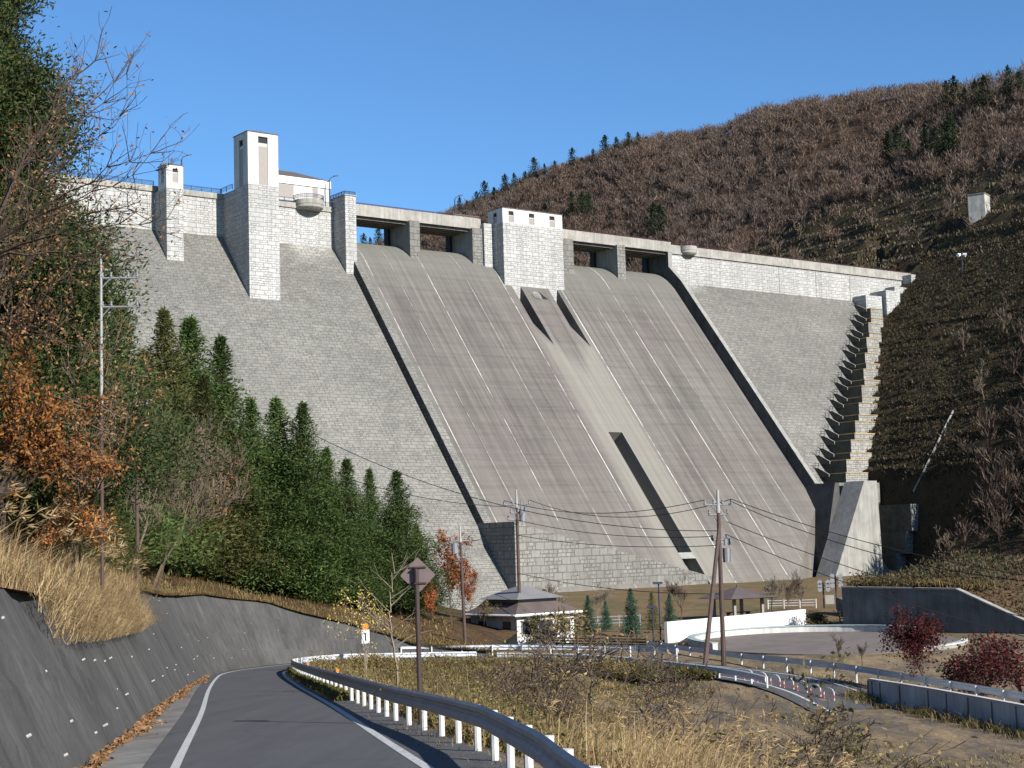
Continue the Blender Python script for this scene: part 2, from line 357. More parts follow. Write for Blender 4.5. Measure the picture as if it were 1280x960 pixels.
def blades(P, H, W, lean, wind=(0, 0)):   # grass blades: two quads each, tapering
    n = len(P); az = RNG.uniform(0, 6.283, n); d = np.stack([np.cos(az) * lean + wind[0], np.sin(az) * lean + wind[1], np.ones(n)], 1)
    s = np.stack([-np.sin(az), np.cos(az), np.zeros(n)], 1) * np.asarray(W)[:, None] * .5; H = np.asarray(H)[:, None]
    up = np.array([0, 0, 1.0]); p1 = P + (unit(d) * .45 + up * .12) * H; p2 = P + (unit(d * np.array([1.9, 1.9, .85]))) * H
    return np.concatenate([np.stack([P - s, P + s, p1 + s * .8, p1 - s * .8], 1), np.stack([p1 - s * .8, p1 + s * .8, p2 + s * .1, p2 - s * .1], 1)])

# ------------------------------------------------------------------ road line and terrain
CL = [(3.4, -12, -1.6), (1.2, 0, -2.2), (-3.9, 27.8, -3.75), (-8.2, 52, -5.1), (-13.0, 78, -6.55), (-17.2, 102, -7.9), (-18.9, 114, -8.5), (-18.6, 122, -8.85), (-16.2, 128, -9.05), (-11.5, 131, -9.2), (-1, 130.5, -9.3),
      (7.5, 125, -9.35), (13.2, 116, -9.4), (18, 105.5, -9.6), (20.6, 97, -10.6), (23, 88, -12.6), (26, 76, -14.5)]
def catmull(P, step=1.0):
    P = np.array(P, float); Q = np.vstack([2 * P[0] - P[1], P, 2 * P[-1] - P[-2]]); out = []
    for k in range(1, len(Q) - 2):
        m = max(2, int(np.linalg.norm(Q[k + 1] - Q[k]) / step))
        for t in np.linspace(0, 1, m, endpoint=False):
            a, b, c, d = Q[k - 1], Q[k], Q[k + 1], Q[k + 2]
            out.append(.5 * ((2 * b) + (c - a) * t + (2 * a - 5 * b + 4 * c - d) * t * t + (3 * b - 3 * c + d - a) * t ** 3))
    out.append(P[-1]); return np.array(out)
R = catmull(CL); ARC = np.concatenate([[0], np.cumsum(np.linalg.norm(np.diff(R[:, :2], axis=0), axis=1))]) - 12.2
TAN = unit(np.gradient(R[:, :2], axis=0)); RGT = np.stack([TAN[:, 1], -TAN[:, 0]], 1)
def off(s, dz=0.0, i0=0, i1=None):       # line at lateral offset s (scalar or array), + to the right
    q = slice(i0, i1); s = np.broadcast_to(s, (len(R),))[q]
    return np.column_stack([R[q, :2] + RGT[q] * s[:, None], R[q, 2] + dz])
def idx(a): return int(np.argmin(np.abs(ARC - a)))
def strip(name, A, B, mat, kind='structure'):
    mb = MB()
    for k in range(len(A) - 1): mb.face(A[k], B[k], B[k + 1], A[k + 1])
    o = mb.build(name, mat); o['kind'] = kind; return o
def smooth01(x): x = np.clip(x, 0, 1); return x * x * (3 - 2 * x)
def vnoise(x, y, sc, seed=0):
    x = np.asarray(x) / sc + seed * 17.3; y = np.asarray(y) / sc + seed * 7.7
    return (np.sin(x * 1.7 + 1.3 * np.sin(y * 1.1)) + np.sin(y * 2.1 + 1.7 * np.sin(x * .9 + 2)) + .5 * np.sin(x * 4.3 + y * 3.1) + .5 * np.sin(y * 5.1 - x * 3.7)) / 3
def ground_z(x, y):
    x = np.asarray(x, float).ravel(); y = np.asarray(y, float).ravel(); z = np.empty_like(x)
    fl = -10.5 + smooth01((y - 104) / 24) * 1.0 + smooth01((y - 170) / 110) * .6 + vnoise(x, y, 9) * .12
    for c in range(0, len(x), 4000):
        q = slice(c, c + 4000); d2 = (x[q, None] - R[None, :, 0]) ** 2 + (y[q, None] - R[None, :, 1]) ** 2; k = d2.argmin(1)
        s = (x[q] - R[k, 0]) * RGT[k, 0] + (y[q] - R[k, 1]) * RGT[k, 1]; ds = np.sqrt(d2[np.arange(len(k)), k]); zr = R[k, 2]
        bank = zr - .12 - np.clip(ds - 3.9, 0, None) * np.where(ARC[k] < 118, .34, .25)
        rise = np.where(zr < fl[q] - .25, fl[q], np.minimum(fl[q], zr - .12 + np.clip(ds - 3.9, 0, None) * .3))
        zz = np.where(fl[q] < zr, np.maximum(bank, fl[q]), rise)
        zz = np.where(ds < 3.9, np.where(zr < fl[q] - .25, fl[q], zr - .12), zz)
        zz = np.where((s < -2.3) & (ARC[k] < 141), np.minimum(zz, zr - .6 - np.clip(-s - 3, 0, 4)), zz)
        z[q] = zz
    return z
def grid(name, xs, ys, zf, mat):
    X, Y = np.meshgrid(xs, ys); Z = zf(X, Y).reshape(X.shape); V = np.stack([X, Y, Z], -1).reshape(-1, 3); w = len(xs)
    i = np.arange((len(ys) - 1) * w).reshape(-1, w)[:, :-1].ravel()
    Fc = np.stack([i, i + 1, i + w + 1, i + w], 1)
    me = bpy.data.meshes.new(name); me.from_pydata(V.tolist(), [], Fc.tolist()); me.materials.append(mat)
    me.polygons.foreach_set('use_smooth', [True] * len(Fc)); o = bpy.data.objects.new(name, me); COL.objects.link(o); o['kind'] = 'structure'
    return o, V, Fc
xs = np.concatenate([np.linspace(-700, -62, 14), np.arange(-60, 100, 1.0), np.linspace(102, 900, 16)])
ys = np.concatenate([np.linspace(-200, -12, 8), np.arange(-10, 180, 1.0), np.arange(182, 320, 3.0), np.linspace(330, 1500, 14)])
gobj, GV, GF = grid('ground', xs, ys, ground_z, m_ground)
# left hillside above the retaining walls
A_H = np.array([(-30, 3.4), (30, 3.4), (48, 3.6), (70, 4.2), (88, 5.2), (124, 5.7), (130, 5.0), (134, 3.2), (139, 1.0), (145, .35), (152, .25)])
hw = np.interp(ARC, A_H[:, 0], A_H[:, 1]); toe = np.interp(ARC, [0, 55, 105, 150], [3.75, 3.75, 2.95, 2.8])
i_end = idx(146)
slope = np.interp(ARC, [0, 60, 100, 126, 133, 140, 147], [.75, .7, .6, .34, .2, .08, .02])
HV = []; HF = []; offs = [0, .5, 1, 2, 3, 4.5, 6, 8, 10.5, 13, 16, 20, 25, 31, 38, 46, 56, 68, 82, 100]; no = len(offs)
for k in range(i_end):
    for j, s in enumerate(offs):
        s = s * float(np.interp(ARC[k], [126, 140, 147], [1, .35, .1])); ss = toe[k] + .5 * hw[k] + s - .04
        p = R[k, :2] - RGT[k] * ss
        z = R[k, 2] + hw[k] + max(0, s - 1.2) * slope[k] * (1 - .35 * smooth01(s / 60.)) + float(vnoise(p[0], p[1], 5, 2)) * .35 * min(1, s / 4) + .01
        HV.append((p[0], p[1], z))
for k in range(i_end - 1):
    for j in range(no - 1): a = k * no + j; HF.append((a, a + no, a + no + 1, a + 1))
me = bpy.data.meshes.new('hillside'); me.from_pydata(HV, [], HF); me.materials.append(m_hill); me.polygons.foreach_set('use_smooth', [True] * len(HF))
ho = bpy.data.objects.new('hillside', me); COL.objects.link(ho); ho['kind'] = 'structure'
BV = BVHTree.FromPolygons([Vector(v) for v in GV.tolist()] + [Vector(v) for v in HV], GF.tolist() + [tuple(i + len(GV) for i in f) for f in HF])
def height(x, y):
    h = BV.ray_cast(Vector((x, y, 400)), Vector((0, 0, -1))); return h[0].z if h[0] else -10
def drop(px, d, py=750):
    p = at(px, py, d); return Vector((p.x, p.y, height(p.x, p.y)))
def gp(px, py):
    h = BV.ray_cast(Vector((0, 0, 0)), ray(px, py).normalized()); return h[0] if h[0] else onz(px, py, -10)

# road, lines, gutter
strip('road', off(-2.75, -.02), off(np.interp(ARC, [0, 100], [3.7, 3.2]), -.02), m_asph)
strip('road_line', off(-2.22, -.012), off(-2.05, -.012), m_line)
strip('road_line', off(2.05, -.012), off(2.24, -.012), m_line)
strip('gutter', off(-toe - .05, -.03, 0, i_end), off(-2.72, .015, 0, i_end), m_conc_d)

# ------------------------------------------------------------------ sloped retaining walls
def retaining(name, k0, k1, label, setback=0.0, slant=0):
    mb = MB(); hs = [0, .25, .5, .75, 1]
    for k in range(k0, k1):
        for q in range(4):
            pts = []
            for kk, hh in ((k, hs[q]), (k + 1, hs[q]), (k + 1, hs[q + 1]), (k, hs[q + 1])):
                kk2 = int(max(k0, kk - slant * hh)) if slant else kk
                ss = toe[kk2] + setback + .5 * hw[kk2] * hh + .10 * vnoise(ARC[kk2] * 3, hh * 9, 6)
                p = R[kk2, :2] - RGT[kk2] * ss; pts.append((p[0], p[1], R[kk2, 2] - .15 + (hw[kk2] + .15) * hh))
            mb.face(*pts)
    for k in range(k0, k1 - 1):      # coping strip back into the slope
        a = R[k, :2] - RGT[k] * (toe[k] + setback + .5 * hw[k]); b = R[k + 1, :2] - RGT[k + 1] * (toe[k + 1] + setback + .5 * hw[k + 1])
        a2 = a - RGT[k] * .4; b2 = b - RGT[k + 1] * .4
        if slant and k > k1 - slant - 2: break
        mb.face((*a, R[k, 2] + hw[k]), (*b, R[k + 1, 2] + hw[k + 1]), (*b2, R[k + 1, 2] + hw[k + 1] + .01), (*a2, R[k, 2] + hw[k] + .01))
    o = mb.build(name, m_shot); tag(o, label, 'retaining wall', 'dark shotcrete walls along the road')
    wp = MB()                         # white weep pipes in staggered rows
    for row, hz in enumerate((.9, 2.3, 3.7, 4.8)):
        for a in np.arange(ARC[k0] + 1.0 + row * .9, ARC[k1] - 1, 3.1):
            k = idx(a)
            if (a > 52 and random.random() < .55) or hz > hw[k] - .5 or (slant and k > k1 - 2 - slant * hz / hw[k]): continue
            hzz = hz + random.uniform(-.55, .55); ss = toe[k] + setback + .5 * hzz
            p = R[k, :2] - RGT[k] * ss; n = Vector((RGT[k, 0], RGT[k, 1], .5)).normalized(); c = Vector((p[0], p[1], R[k, 2] + hzz))
            wp.tube([c - n * .12, c + n * .02], .027, 6)
    w = wp.build('weep_pipe', m_weep, o, org=ORG[o.name]); w['kind'] = 'stuff'; return o
retaining('retaining_wall', idx(3), idx(47), 'near dark shotcrete wall leaning beside the road with a slanting end', 0, 14)
retaining('retaining_wall', idx(26), idx(145), 'far dark shotcrete wall curving round the road bend below the cedars', .22)

# ------------------------------------------------------------------ guardrails
WPROF = [(0, -.06), (.06, -.01), (.06, .09), (0, .14), (0, .19), (.06, .24), (.06, .31), (0, .36)]
def guardrail(label, P, side, mat, group=None, spacing=2.0, hgt=.78, back=True, endcap=True, postmat=None):
    P = np.array(P, float); seg = np.concatenate([[0], np.cumsum(np.linalg.norm(np.diff(P[:, :2], axis=0), axis=1))]); L = seg[-1]
    def pos(t): return Vector([float(np.interp(t, seg, P[:, c])) for c in range(3)])
    root = empty('guardrail', P[len(P) // 2], label, 'guardrail', group)
    ts = np.linspace(0, L, max(2, int(L / 1.0)) + 1); mb = MB(); rings = []
    for t in ts:
        p = pos(t); d = pos(min(L, t + .3)) - pos(max(0, t - .3)); n = Vector((d.y, -d.x, 0)).normalized() * side
        rings.append([p + n * o + Vector((0, 0, hgt - .35 + z)) for o, z in WPROF])
    for a, b in zip(rings, rings[1:]):
        for q in range(7):
            mb.face(a[q], b[q], b[q + 1], a[q + 1])
    if endcap:
        for rg in (rings[0], rings[-1]): mb.face(rg[0], rg[2], rg[5], rg[7])
    mb.build('rail_beam', mat, root)
    n = max(1, int(L / spacing))
    for q in range(n + 1):
        t = min(L - .05, q * L / n); p = pos(t); d = pos(min(L, t + .3)) - pos(max(0, t - .3)); nn = Vector((d.y, -d.x, 0)).normalized() * side
        pb = MB(); c = p - nn * .10; pb.tube([c - Vector((0, 0, .6)), c + Vector((0, 0, hgt - .03))], .07, 8); pb.build('post', postmat or m_postw, root)
    return root
rl = np.interp(ARC, [0, 12, 17.8, 20.8, 24.4, 29.5, 35.6, 42.7, 70, 112, 150], [1.2, 1.9, 2.5, 2.85, 3.1, 3.42, 3.35, 3.05, 2.9, 2.75, 2.85]) if True else np.interp(ARC, [0, 12, 16, 20, 25, 31, 70, 112, 150], [.6, 1.5, 2.1, 2.75, 3.3, 3.5, 3.1, 2.75, 2.85])
PR = off(rl, .02)
guardrail('dull grey guardrail on white posts along the road towards the bend', PR[idx(13):idx(121)], -1, m_dirtyrail, None, 2.45, .86)
guardrail('bright white guardrail curving round the inside of the far bend, under the diamond sign', PR[idx(121.3):idx(146)], 1, m_rail, None, 2.0, .8)
guardrail('low white guardrail between the weedy bank and the lower road, behind the leaning pole', PR[idx(147):idx(181)], 1, m_rail, None, 2.0, .7)
fl_ = off(-3.4, .1)
guardrail('white guardrail on the far road edge in front of the white house', fl_[idx(138):idx(160.5)], -1, m_rail, None, 2.5, .85)
pts = [onz(811, 801, -8.75), onz(911, 814.5, -8.8), onz(1040, 828, -8.85), onz(1170, 848, -8.95), onz(1285, 866.5, -9.0), onz(1400, 884, -9.2)]
pts = [(p.x, p.y, p.z - .8) for p in pts]
guardrail('long silvery guardrail between the lower road and the round plaza', catmull(pts, 1.0), -1, m_rail, None, 3.0, .8)

# wall carrying the white edge line at the right
mb = MB(); wl = [onz(1085, 849, -9.15), onz(1100, 851.5, -9.15), onz(1160, 861, -9.15), onz(1270, 881, -9.2), onz(1400, 905, -9.3)]
tops = catmull([tuple(p) for p in wl], 2.0)
for a, b in zip(tops, tops[1:]):
    d = unit((b - a)[:2]); n = np.array([d[1], -d[0]]) * .28
    bz = ground_z([a[0], b[0]], [a[1], b[1]]) - 2
    mb.hexa([(a[0], a[1], bz[0]), (b[0], b[1], bz[1]), (b[0] - n[0], b[1] - n[1], bz[1]), (a[0] - n[0], a[1] - n[1], bz[0]),
             (a[0], a[1], a[2]), (b[0], b[1], b[2]), (b[0] - n[0], b[1] - n[1], b[2]), (a[0] - n[0], a[1] - n[1], a[2])])
ow = mb.build('concrete_wall', concrete('panel_concrete', (.52, .52, .50), .7)); tag(ow, 'low grey concrete panel wall below the silvery guardrail, at the edge of the field', 'wall')
mb = MB()
for a, b in zip(tops[::1], tops[1:]):
    d = unit((b - a)[:2]); n = np.array([d[1], -d[0]]) * .05; c = a
    mb.obox((c[0] + n[0] * .6, c[1] + n[1] * .6, 0), (d[0], d[1], 0), (n[0] * 20, n[1] * 20, 0), .03, .03, a[2] - 2.0, a[2] - .08)
mb.build('joint_strip', m_conc_d, ow, org=ORG[ow.name])
mb = MB()
for a, b in zip(tops, tops[1:]):
    d = unit((b - a)[:2]); n = np.array([d[1], -d[0]])
    q = [a[:2] + n * .03, b[:2] + n * .03, b[:2] - n * .3, a[:2] - n * .3]; zz = [a[2], b[2], b[2], a[2]]
    mb.hexa([(w[0], w[1], z + .003) for w, z in zip(q, zz)] + [(w[0], w[1], z + .06) for w, z in zip(q, zz)])
mb.build('coping', m_conc_w, ow, org=ORG[ow.name])

# ------------------------------------------------------------------ the dam (own frame: u along the crest, n downstream, z from the crest)
TH = math.atan2(.60412, .79689); U3 = Vector((.79689, .60412, 0)); N3 = Vector((.60412, -.79689, 0)); O3 = Vector((-31.98, 331, 72.537)); ZB = 82.0
def DW(u, n, z): return O3 + U3 * u + N3 * n + Vector((0, 0, z))
MS = .78; Z0 = -9.7
def nf(z): return max(0.0, MS * (Z0 - z))
dam = empty('dam', DW(0, 0, -ZB), 'huge grey stone faced concrete dam with towers and a wide sloping spillway', 'dam', None, TH)
ORG[dam.name] = Vector((0, 0, 0))
def fn_np(a, p): return (a, -p[0], p[1] + ZB)            # profile in (n, z), extruded along u
def dprism(mb, prof, u0, u1, mi=0, cap=None): mb.prism(prof, u0, u1, fn_np, mi, cap)
def dbox(mb, u0, u1, n0, n1, z0, z1, mi=0): mb.box(u0, u1, -n1, -n0, z0 + ZB, z1 + ZB, mi)
def part(mb, name, mat, parent=None, **k): return mb.build(name, mat, parent or dam, org=Vector((0, 0, 0)), **k)
for (u0, u1) in ((-150, -3.6), (89.3, 215)):
    mb = MB(); dprism(mb, [(-8, Z0), (0, Z0), (MS * (Z0 + 84), -84), (-8, -84)], u0, u1); part(mb, 'sloping_face', m_stone_low)
    mb = MB(); dprism(mb, [(-8, -1.3), (.02, -1.3), (.02, Z0 - .02), (-8, Z0 - .02)], u0, u1); part(mb, 'upper_wall', m_stone_top)
# parapets
mb = MB(); dbox(mb, -150, -3.6, -.9, .32, -2.1, -1.0); part(mb, 'coping', m_cap)
mb = MB(); dbox(mb, 98.2, 215, -.6, .18, -2.05, -.25); dbox(mb, 89.3, 94, -.6, .18, -2.05, -.25); dbox(mb, 89.3, 215, -.8, .42, -2.5, -2.054); part(mb, 'parapet', m_cap)
mb = MB()
for u in (128.5, 142.5, 156): dbox(mb, u, u + .14, -.05, .08, -9.6, -2.55)
part(mb, 'drain_pipe', m_conc_d)
def railing(segs, mat, hgt=1.05, step=2.4, name='railing', par=None):
    mb = MB()
    for (a, b) in segs:
        a = Vector((a[0], -a[1], a[2] + ZB)); b = Vector((b[0], -b[1], b[2] + ZB)); L = (b - a).length; k = max(1, round(L / step))
        for q in range(k + 1):
            c = a.lerp(b, q / k); mb.tube([c, c + Vector((0, 0, hgt))], .07, 5)
        for hh in (.3, .55, .8, 1.0): mb.tube([a + Vector((0, 0, hh * hgt)), b + Vector((0, 0, hh * hgt))], .04 if hh < 1 else .06, 5)
    return part(mb, name, mat, par)
railing([((-150, -.3, -1.0), (-45.9, -.3, -1.0)), ((-42.3, -.3, -1.0), (-31.3, -.3, -1.0)), ((-24.5, -.3, -1.0), (-14.6, -.3, -1.0)), ((-8.6, -.3, -1.0), (-5.6, -.3, -1.0))], m_dkrail)
railing([((-31.6, -.2, -1), (-31.6, 5, -1))], m_dkrail)
for u0, u1, n, z in ((-3, 33, 1.3, 0), (57, 88, 1.3, 0), (98.6, 205, -.2, -.25)):
    mb = MB(); mb.tube([(u0, -n, z + .32 + ZB), (u1, -n, z + .32 + ZB)], .075, 5); mb.tube([(u0, -n, z + .14 + ZB), (u1, -n, z + .14 + ZB)], .05, 5)
    for q in range(int((u1 - u0) / 3) + 1): mb.tube([(u0 + 3 * q, -n, z - .05 + ZB), (u0 + 3 * q, -n, z + .34 + ZB)], .05, 5)
    part(mb, 'railing', m_redrail)

# spillway body: strips between the notches and the slot
OG = [(-8, -84), (-8, -9.2), (-6.6, -7.0), (-5.4, -6.85), (-4, -7.1), (-2.6, -7.45), (-1.4, -7.95), (-.1, -8.65), (1.2, -9.55), (2.6, -10.8), (3.75, -11.95)]
CH = 2.0
def nch(z): return CH + MS * (Z0 - z)
mb = MB()
def strip_prof(zs=None):
    return OG + (zs or []) + [(nch(-84), -84)]
gr = [(nch(-12.2), -12.2), (nch(-12.25) - 2.6, -12.25), (nch(-24) - 2.6, -24), (nch(-30), -30)]
sl = [(nch(-50), -50), (nch(-50) - 3.6, -52.8), (nch(-78) - 3.0, -78.6), (nch(-79) - 2.2, -80.5)]
for u0, u1, z in ((-3, 35.9, None), (35.9, 38.4, gr), (38.4, 39.5, None), (39.5, 43.2, sl), (43.2, 46.3, None), (46.3, 48.8, gr), (48.8, 69, None)):
    dprism(mb, strip_prof(z), u0, u1)
zl = lambda u: -80.4 + (u - 69) / 19.0 * 14.6
k = len(mb.v); pa, pb_ = [OG + [(nch(zl(u)), zl(u)), (nch(zl(u)) + .2, -84)] for u in (69.0, 88.05)]; n_ = len(pa)
mb.v += [fn_np(69.0, p) for p in pa] + [fn_np(88.05, p) for p in pb_]
for q in range(n_): mb.f.append((k + q, k + (q + 1) % n_, k + n_ + (q + 1) % n_, k + n_ + q)); mb.mi.append(0)
part(mb, 'spillway_chute', m_chute)
mb = MB(); mb.hexa([(39.45, -nch(-76.4) + 1.2, -76.4 + ZB), (43.25, -nch(-76.4) + 1.2, -76.4 + ZB), (43.25, -nch(-76.4) - .03, -76.4 + ZB), (39.45, -nch(-76.4) - .03, -76.4 + ZB),
                    (39.45, -nch(-75.2) + 1.2, -75.2 + ZB), (43.25, -nch(-75.2) + 1.2, -75.2 + ZB), (43.25, -nch(-75.2) - .03, -75.2 + ZB), (39.45, -nch(-75.2) - .03, -75.2 + ZB)])
part(mb, 'slot_strut', m_conc)
mb = MB()     # outlet opening on the raised centre strip
zc = -17.6
for (du, dz, mi) in ((0, 0, 0),):
    c = Vector((41.6, -nch(zc), zc + ZB)); tu = Vector((1, 0, 0)); tv = Vector((0, MS, 1)).normalized(); nn_ = Vector((0, -1, MS)).normalized()
    ring = [c + tu * 1.05 * math.cos(w) + tv * 1.05 * math.sin(w) for w in np.linspace(0, 2 * math.pi, 20, endpoint=False)]
    for q in range(20): mb.face(ring[q], ring[(q + 1) % 20], ring[(q + 1) % 20] + nn_ * .12 + (ring[(q + 1) % 20] - c) * .12, ring[q] + nn_ * .12 + (ring[q] - c) * .12, mi=0)
    mb.face(*[r + nn_ * .03 for r in ring], mi=1)
    a = c + tu * 1.3 - tv * 1.0; mb.face(a + nn_ * .02, a + tu * 1.5 + nn_ * .02, a + tv * 2.4 + nn_ * .02, mi=2)  # black triangle painted as the outlet's cast shadow
part(mb, 'outlet_opening', [m_conc, m_conc_d, m_black])
# side wall at the left edge of the chute (stone faced, slightly proud) and the end walls
mb = MB(); zt = -11.6
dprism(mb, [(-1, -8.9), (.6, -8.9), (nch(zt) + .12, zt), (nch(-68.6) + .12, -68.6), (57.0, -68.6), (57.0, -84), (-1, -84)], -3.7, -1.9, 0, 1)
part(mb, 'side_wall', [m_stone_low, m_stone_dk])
mb = MB(); mb.hexa([(-3.72, -57.3, -2), (44.6, -57.3, -2), (44.6, -55.2, -2), (-3.72, -55.2, -2), (-3.72, -57.3, 13.3), (44.6, -57.3, 1.9), (44.6, -55.2, 1.9), (-3.72, -55.2, 13.3)])
mb.hexa([(-3.74, -57.29, -2), (-2.2, -57.29, -2), (-2.2, -44.5, -2), (-3.74, -44.5, -2), (-3.74, -57.29, 13.45), (-2.2, -57.29, 13.45), (-2.2, -44.5, 13.45), (-3.74, -44.5, 13.45)])
part(mb, 'stilling_basin_wall', m_stone_end)
mb = MB()
def nt(z): return 5.4 + MS * (Z0 - z)
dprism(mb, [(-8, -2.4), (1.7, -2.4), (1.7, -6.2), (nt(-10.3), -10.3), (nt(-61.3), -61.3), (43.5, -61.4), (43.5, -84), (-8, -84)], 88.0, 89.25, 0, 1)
part(mb, 'training_wall', [m_conc, m_shade_algae])
mb = MB(); fz = lambda a, p: (p[0], -a, p[1] + ZB)
mb.prism([(90.9, -61.3), (79.2, -83.5), (95.6, -83.5), (95.0, -61.3)], 51.5, 57.0, fz); part(mb, 'buttress', concrete('pale_board_marked_concrete', (.27, .262, .24), .72, .3))
mb = MB(); mb.prism([(87.9, -61.45), (82.0, -84), (89.2, -84), (89.2, -61.45)], 42.5, 51.45, fz); part(mb, 'basin_side_wall', m_shade_algae)
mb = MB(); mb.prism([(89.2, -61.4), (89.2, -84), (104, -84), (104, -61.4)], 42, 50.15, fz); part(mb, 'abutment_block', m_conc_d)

# piers, bridge deck
def pier(u0, u1, nfr, zb, zt, nb=-7.4, mat=m_conc, fmat=m_stone_top, par=None):
    mb = MB(); dbox(mb, u0 + .04, u1 - .04, nb, nfr - .25, zb, zt, 0); dbox(mb, u0, u1, nfr - .25, nfr, zb, zt, 1)
    return part(mb, 'gate_pier', [mat, fmat])
for u0, u1, nfr, zb in ((12.0, 14.6, 2.3, -11), (28.6, 31.4, 2.3, -11.5), (54.4, 57.5, 2.3, -11), (71.0, 73.5, 2.3, -11)):
    pier(u0, u1, nfr, zb, -2.36, fmat=m_stone_end if u0 < 30 and u0 > 20 or u0 > 50 else m_stone_end)
mb = MB(); dbox(mb, 31.4, 34, -7, 2.9, -12, -1.2); part(mb, 'tower_shoulder', m_stone_top)
mb = MB(); dbox(mb, 51, 54.4, -7, 1.2, -12, -1.6); part(mb, 'tower_shoulder', m_stone_top)
for u in (11.45, 28.0, 70.45, 87.4):
    mb = MB(); dbox(mb, u, u + .55, -7.2, -5.6, -9, -2.4); part(mb, 'pier_shade_column', m_black)  # added black column stands for shade on the pier's upstream end
for u0, u1 in ((-3.0, 31.4), (54.4, 89.0)):
    mb = MB(); dbox(mb, u0, u1, -7.5, 1.5, -2.35, -1.0); part(mb, 'bridge_deck', m_conc_d)
    mb = MB(); dbox(mb, u0 - .02, u1 + .02, 1.5, 1.75, -2.5, -.05); dbox(mb, u0, u1, -7.75, -7.5, -2.4, -.1); part(mb, 'bridge_parapet', m_cap)
    mb = MB()
    for q in range(5): dbox(mb, u0, u1, -6 + q * 1.6, -5.5 + q * 1.6, -3.05, -2.354)
    part(mb, 'bridge_girder', m_conc_d)
# block pier closing the left wing
mb = MB(); dbox(mb, -5.6, -2.95, -1.2, 4.75, -17, .75); pr = part(mb, 'end_pier', m_stone_top)
mb = MB(); dbox(mb, -5.75, -2.8, -1.3, 4.9, .75, .95); part(mb, 'coping', m_cap, pr)
railing([((-5.6, 4.6, .95), (-3, 4.6, .95)), ((-5.6, -1, .95), (-5.6, 4.6, .95))], m_dkrail, .7, 1.2, 'railing', pr)

def tower(u0, u1, n0, n1, zb, zs, zt, wins, sidewin, roofh, label=None):
    mb = MB(); dbox(mb, u0, u1, 0 if n0 > 0 else n0, n1, zb, zs); t = part(mb, 'tower', m_stone_top)
    if label: t['label'] = label
    # smooth upper shaft, built as four walls with real window recesses
    def wall(mb, fx, a0, a1, wn):
        xs_ = [a0] + [w for q in wn for w in (q[0], q[1])] + [a1]
        for q in range(len(xs_) - 1):
            if q % 2 == 0: fx(mb, xs_[q], xs_[q + 1], zs, zt)
            else:
                w = wn[q // 2]; fx(mb, xs_[q], xs_[q + 1], zs, w[2]); fx(mb, xs_[q], xs_[q + 1], w[3], zt)
    mb = MB(); th = .35
    wall(mb, lambda m, a, b, c, d: dbox(m, a, b, n1 - th, n1, c, d), u0, u1, wins)
    wall(mb, lambda m, a, b, c, d: dbox(m, u0, u0 + th, a, b, c, d), n0, n1 - th, sidewin)
    dbox(mb, u1 - th, u1, n0, n1 - th, zs, zt); dbox(mb, u0 + th, u1 - th, n0, n0 + th, zs, zt); part(mb, 'upper_shaft', m_conc_w, t)
    for w in wins:
        mb = MB(); h = w[3] - w[2]; k = w[4]; mb2 = MB()
        dbox(mb, w[0], w[1], n1 - th + .02, n1 - .12, w[2], w[2] + h * k, 0); dbox(mb, w[0], w[1], n1 - th + .02, n1 - .16, w[2] + h * k, w[2] + h * (k + .07), 1)
        dbox(mb, w[0], w[1], n1 - th, n1 - th + .05, w[2] + h * (k + .07), w[3], 2); part(mb, 'window', [m_panel, m_conc_w, m_black], t)
    for w in sidewin:
        mb = MB(); h = w[3] - w[2]; k = w[4]
        dbox(mb, u0 + .12, u0 + th - .02, w[0], w[1], w[2], w[2] + h * k, 0); dbox(mb, u0 + .16, u0 + th - .02, w[0], w[1], w[2] + h * k, w[2] + h * (k + .07), 1)
        dbox(mb, u0 + th - .05, u0 + th, w[0], w[1], w[2] + h * (k + .07), w[3], 2); part(mb, 'window', [m_panel, m_conc_w, m_black], t)
    mb = MB(); e = .14; r = [(u0 - e, -n1 - e), (u1 + e, -n1 - e), (u1 + e, -n0 + e), (u0 - e, -n0 + e)]; cx, cy = (u0 + u1) / 2, -(n0 + n1) / 2
    zz = zt + ZB; mb.hexa([(x, y, zz) for x, y in r] + [(x, y, zz + .12) for x, y in r])
    ap = [(cx + (x - cx) * .12, cy + (y - cy) * .12, zz + .12 + roofh) for x, y in r]
    for q in range(4): mb.face((*r[q], zz + .124), (*r[(q + 1) % 4], zz + .124), ap[(q + 1) % 4], ap[q])
    mb.face(*ap); part(mb, 'roof', m_roof, t); return t
tower(-45.8, -42.3, 1.6, 5.3, -18, -2.3, 2.3, [(-44.5, -43.4, -1.1, 1.6, .68)], [(3.0, 4.1, -1.1, 1.3, .68)], .55, 'small pale lookout turret')
tower(-31.2, -24.5, 5.0, 10.9, -26, -1.05, 9.5, [(-28.9, -26.8, -.95, 8.75, .80)], [(7.2, 8.9, -1.0, 8.3, .80)], .9, 'tall pale elevator tower')
tower(34, 51, 1.0, 6.5, -17.5, -1.4, 1.95, [(35.7, 37.1, -1.15, 1.35, .58), (41.4, 42.9, -1.15, 1.35, .58), (47.3, 48.8, -1.15, 1.35, .58)], [(3.0, 4.3, -1.2, 1.2, .58)], .25, 'broad gatehouse tower in the middle of the spillway')
mb = MB(); dbox(mb, 34.01, 50.99, .9, 6.49, -21, -17); part(mb, 'tower_footing', m_stone_top)
mb = MB(); dbox(mb, 27, 33.9, -7, -2.5, -1.2, 1.3, 0); dbox(mb, 26.8, 34.0, -7.2, -2.3, 1.3, 1.5, 1); part(mb, 'annex', [m_conc_w, m_roof])
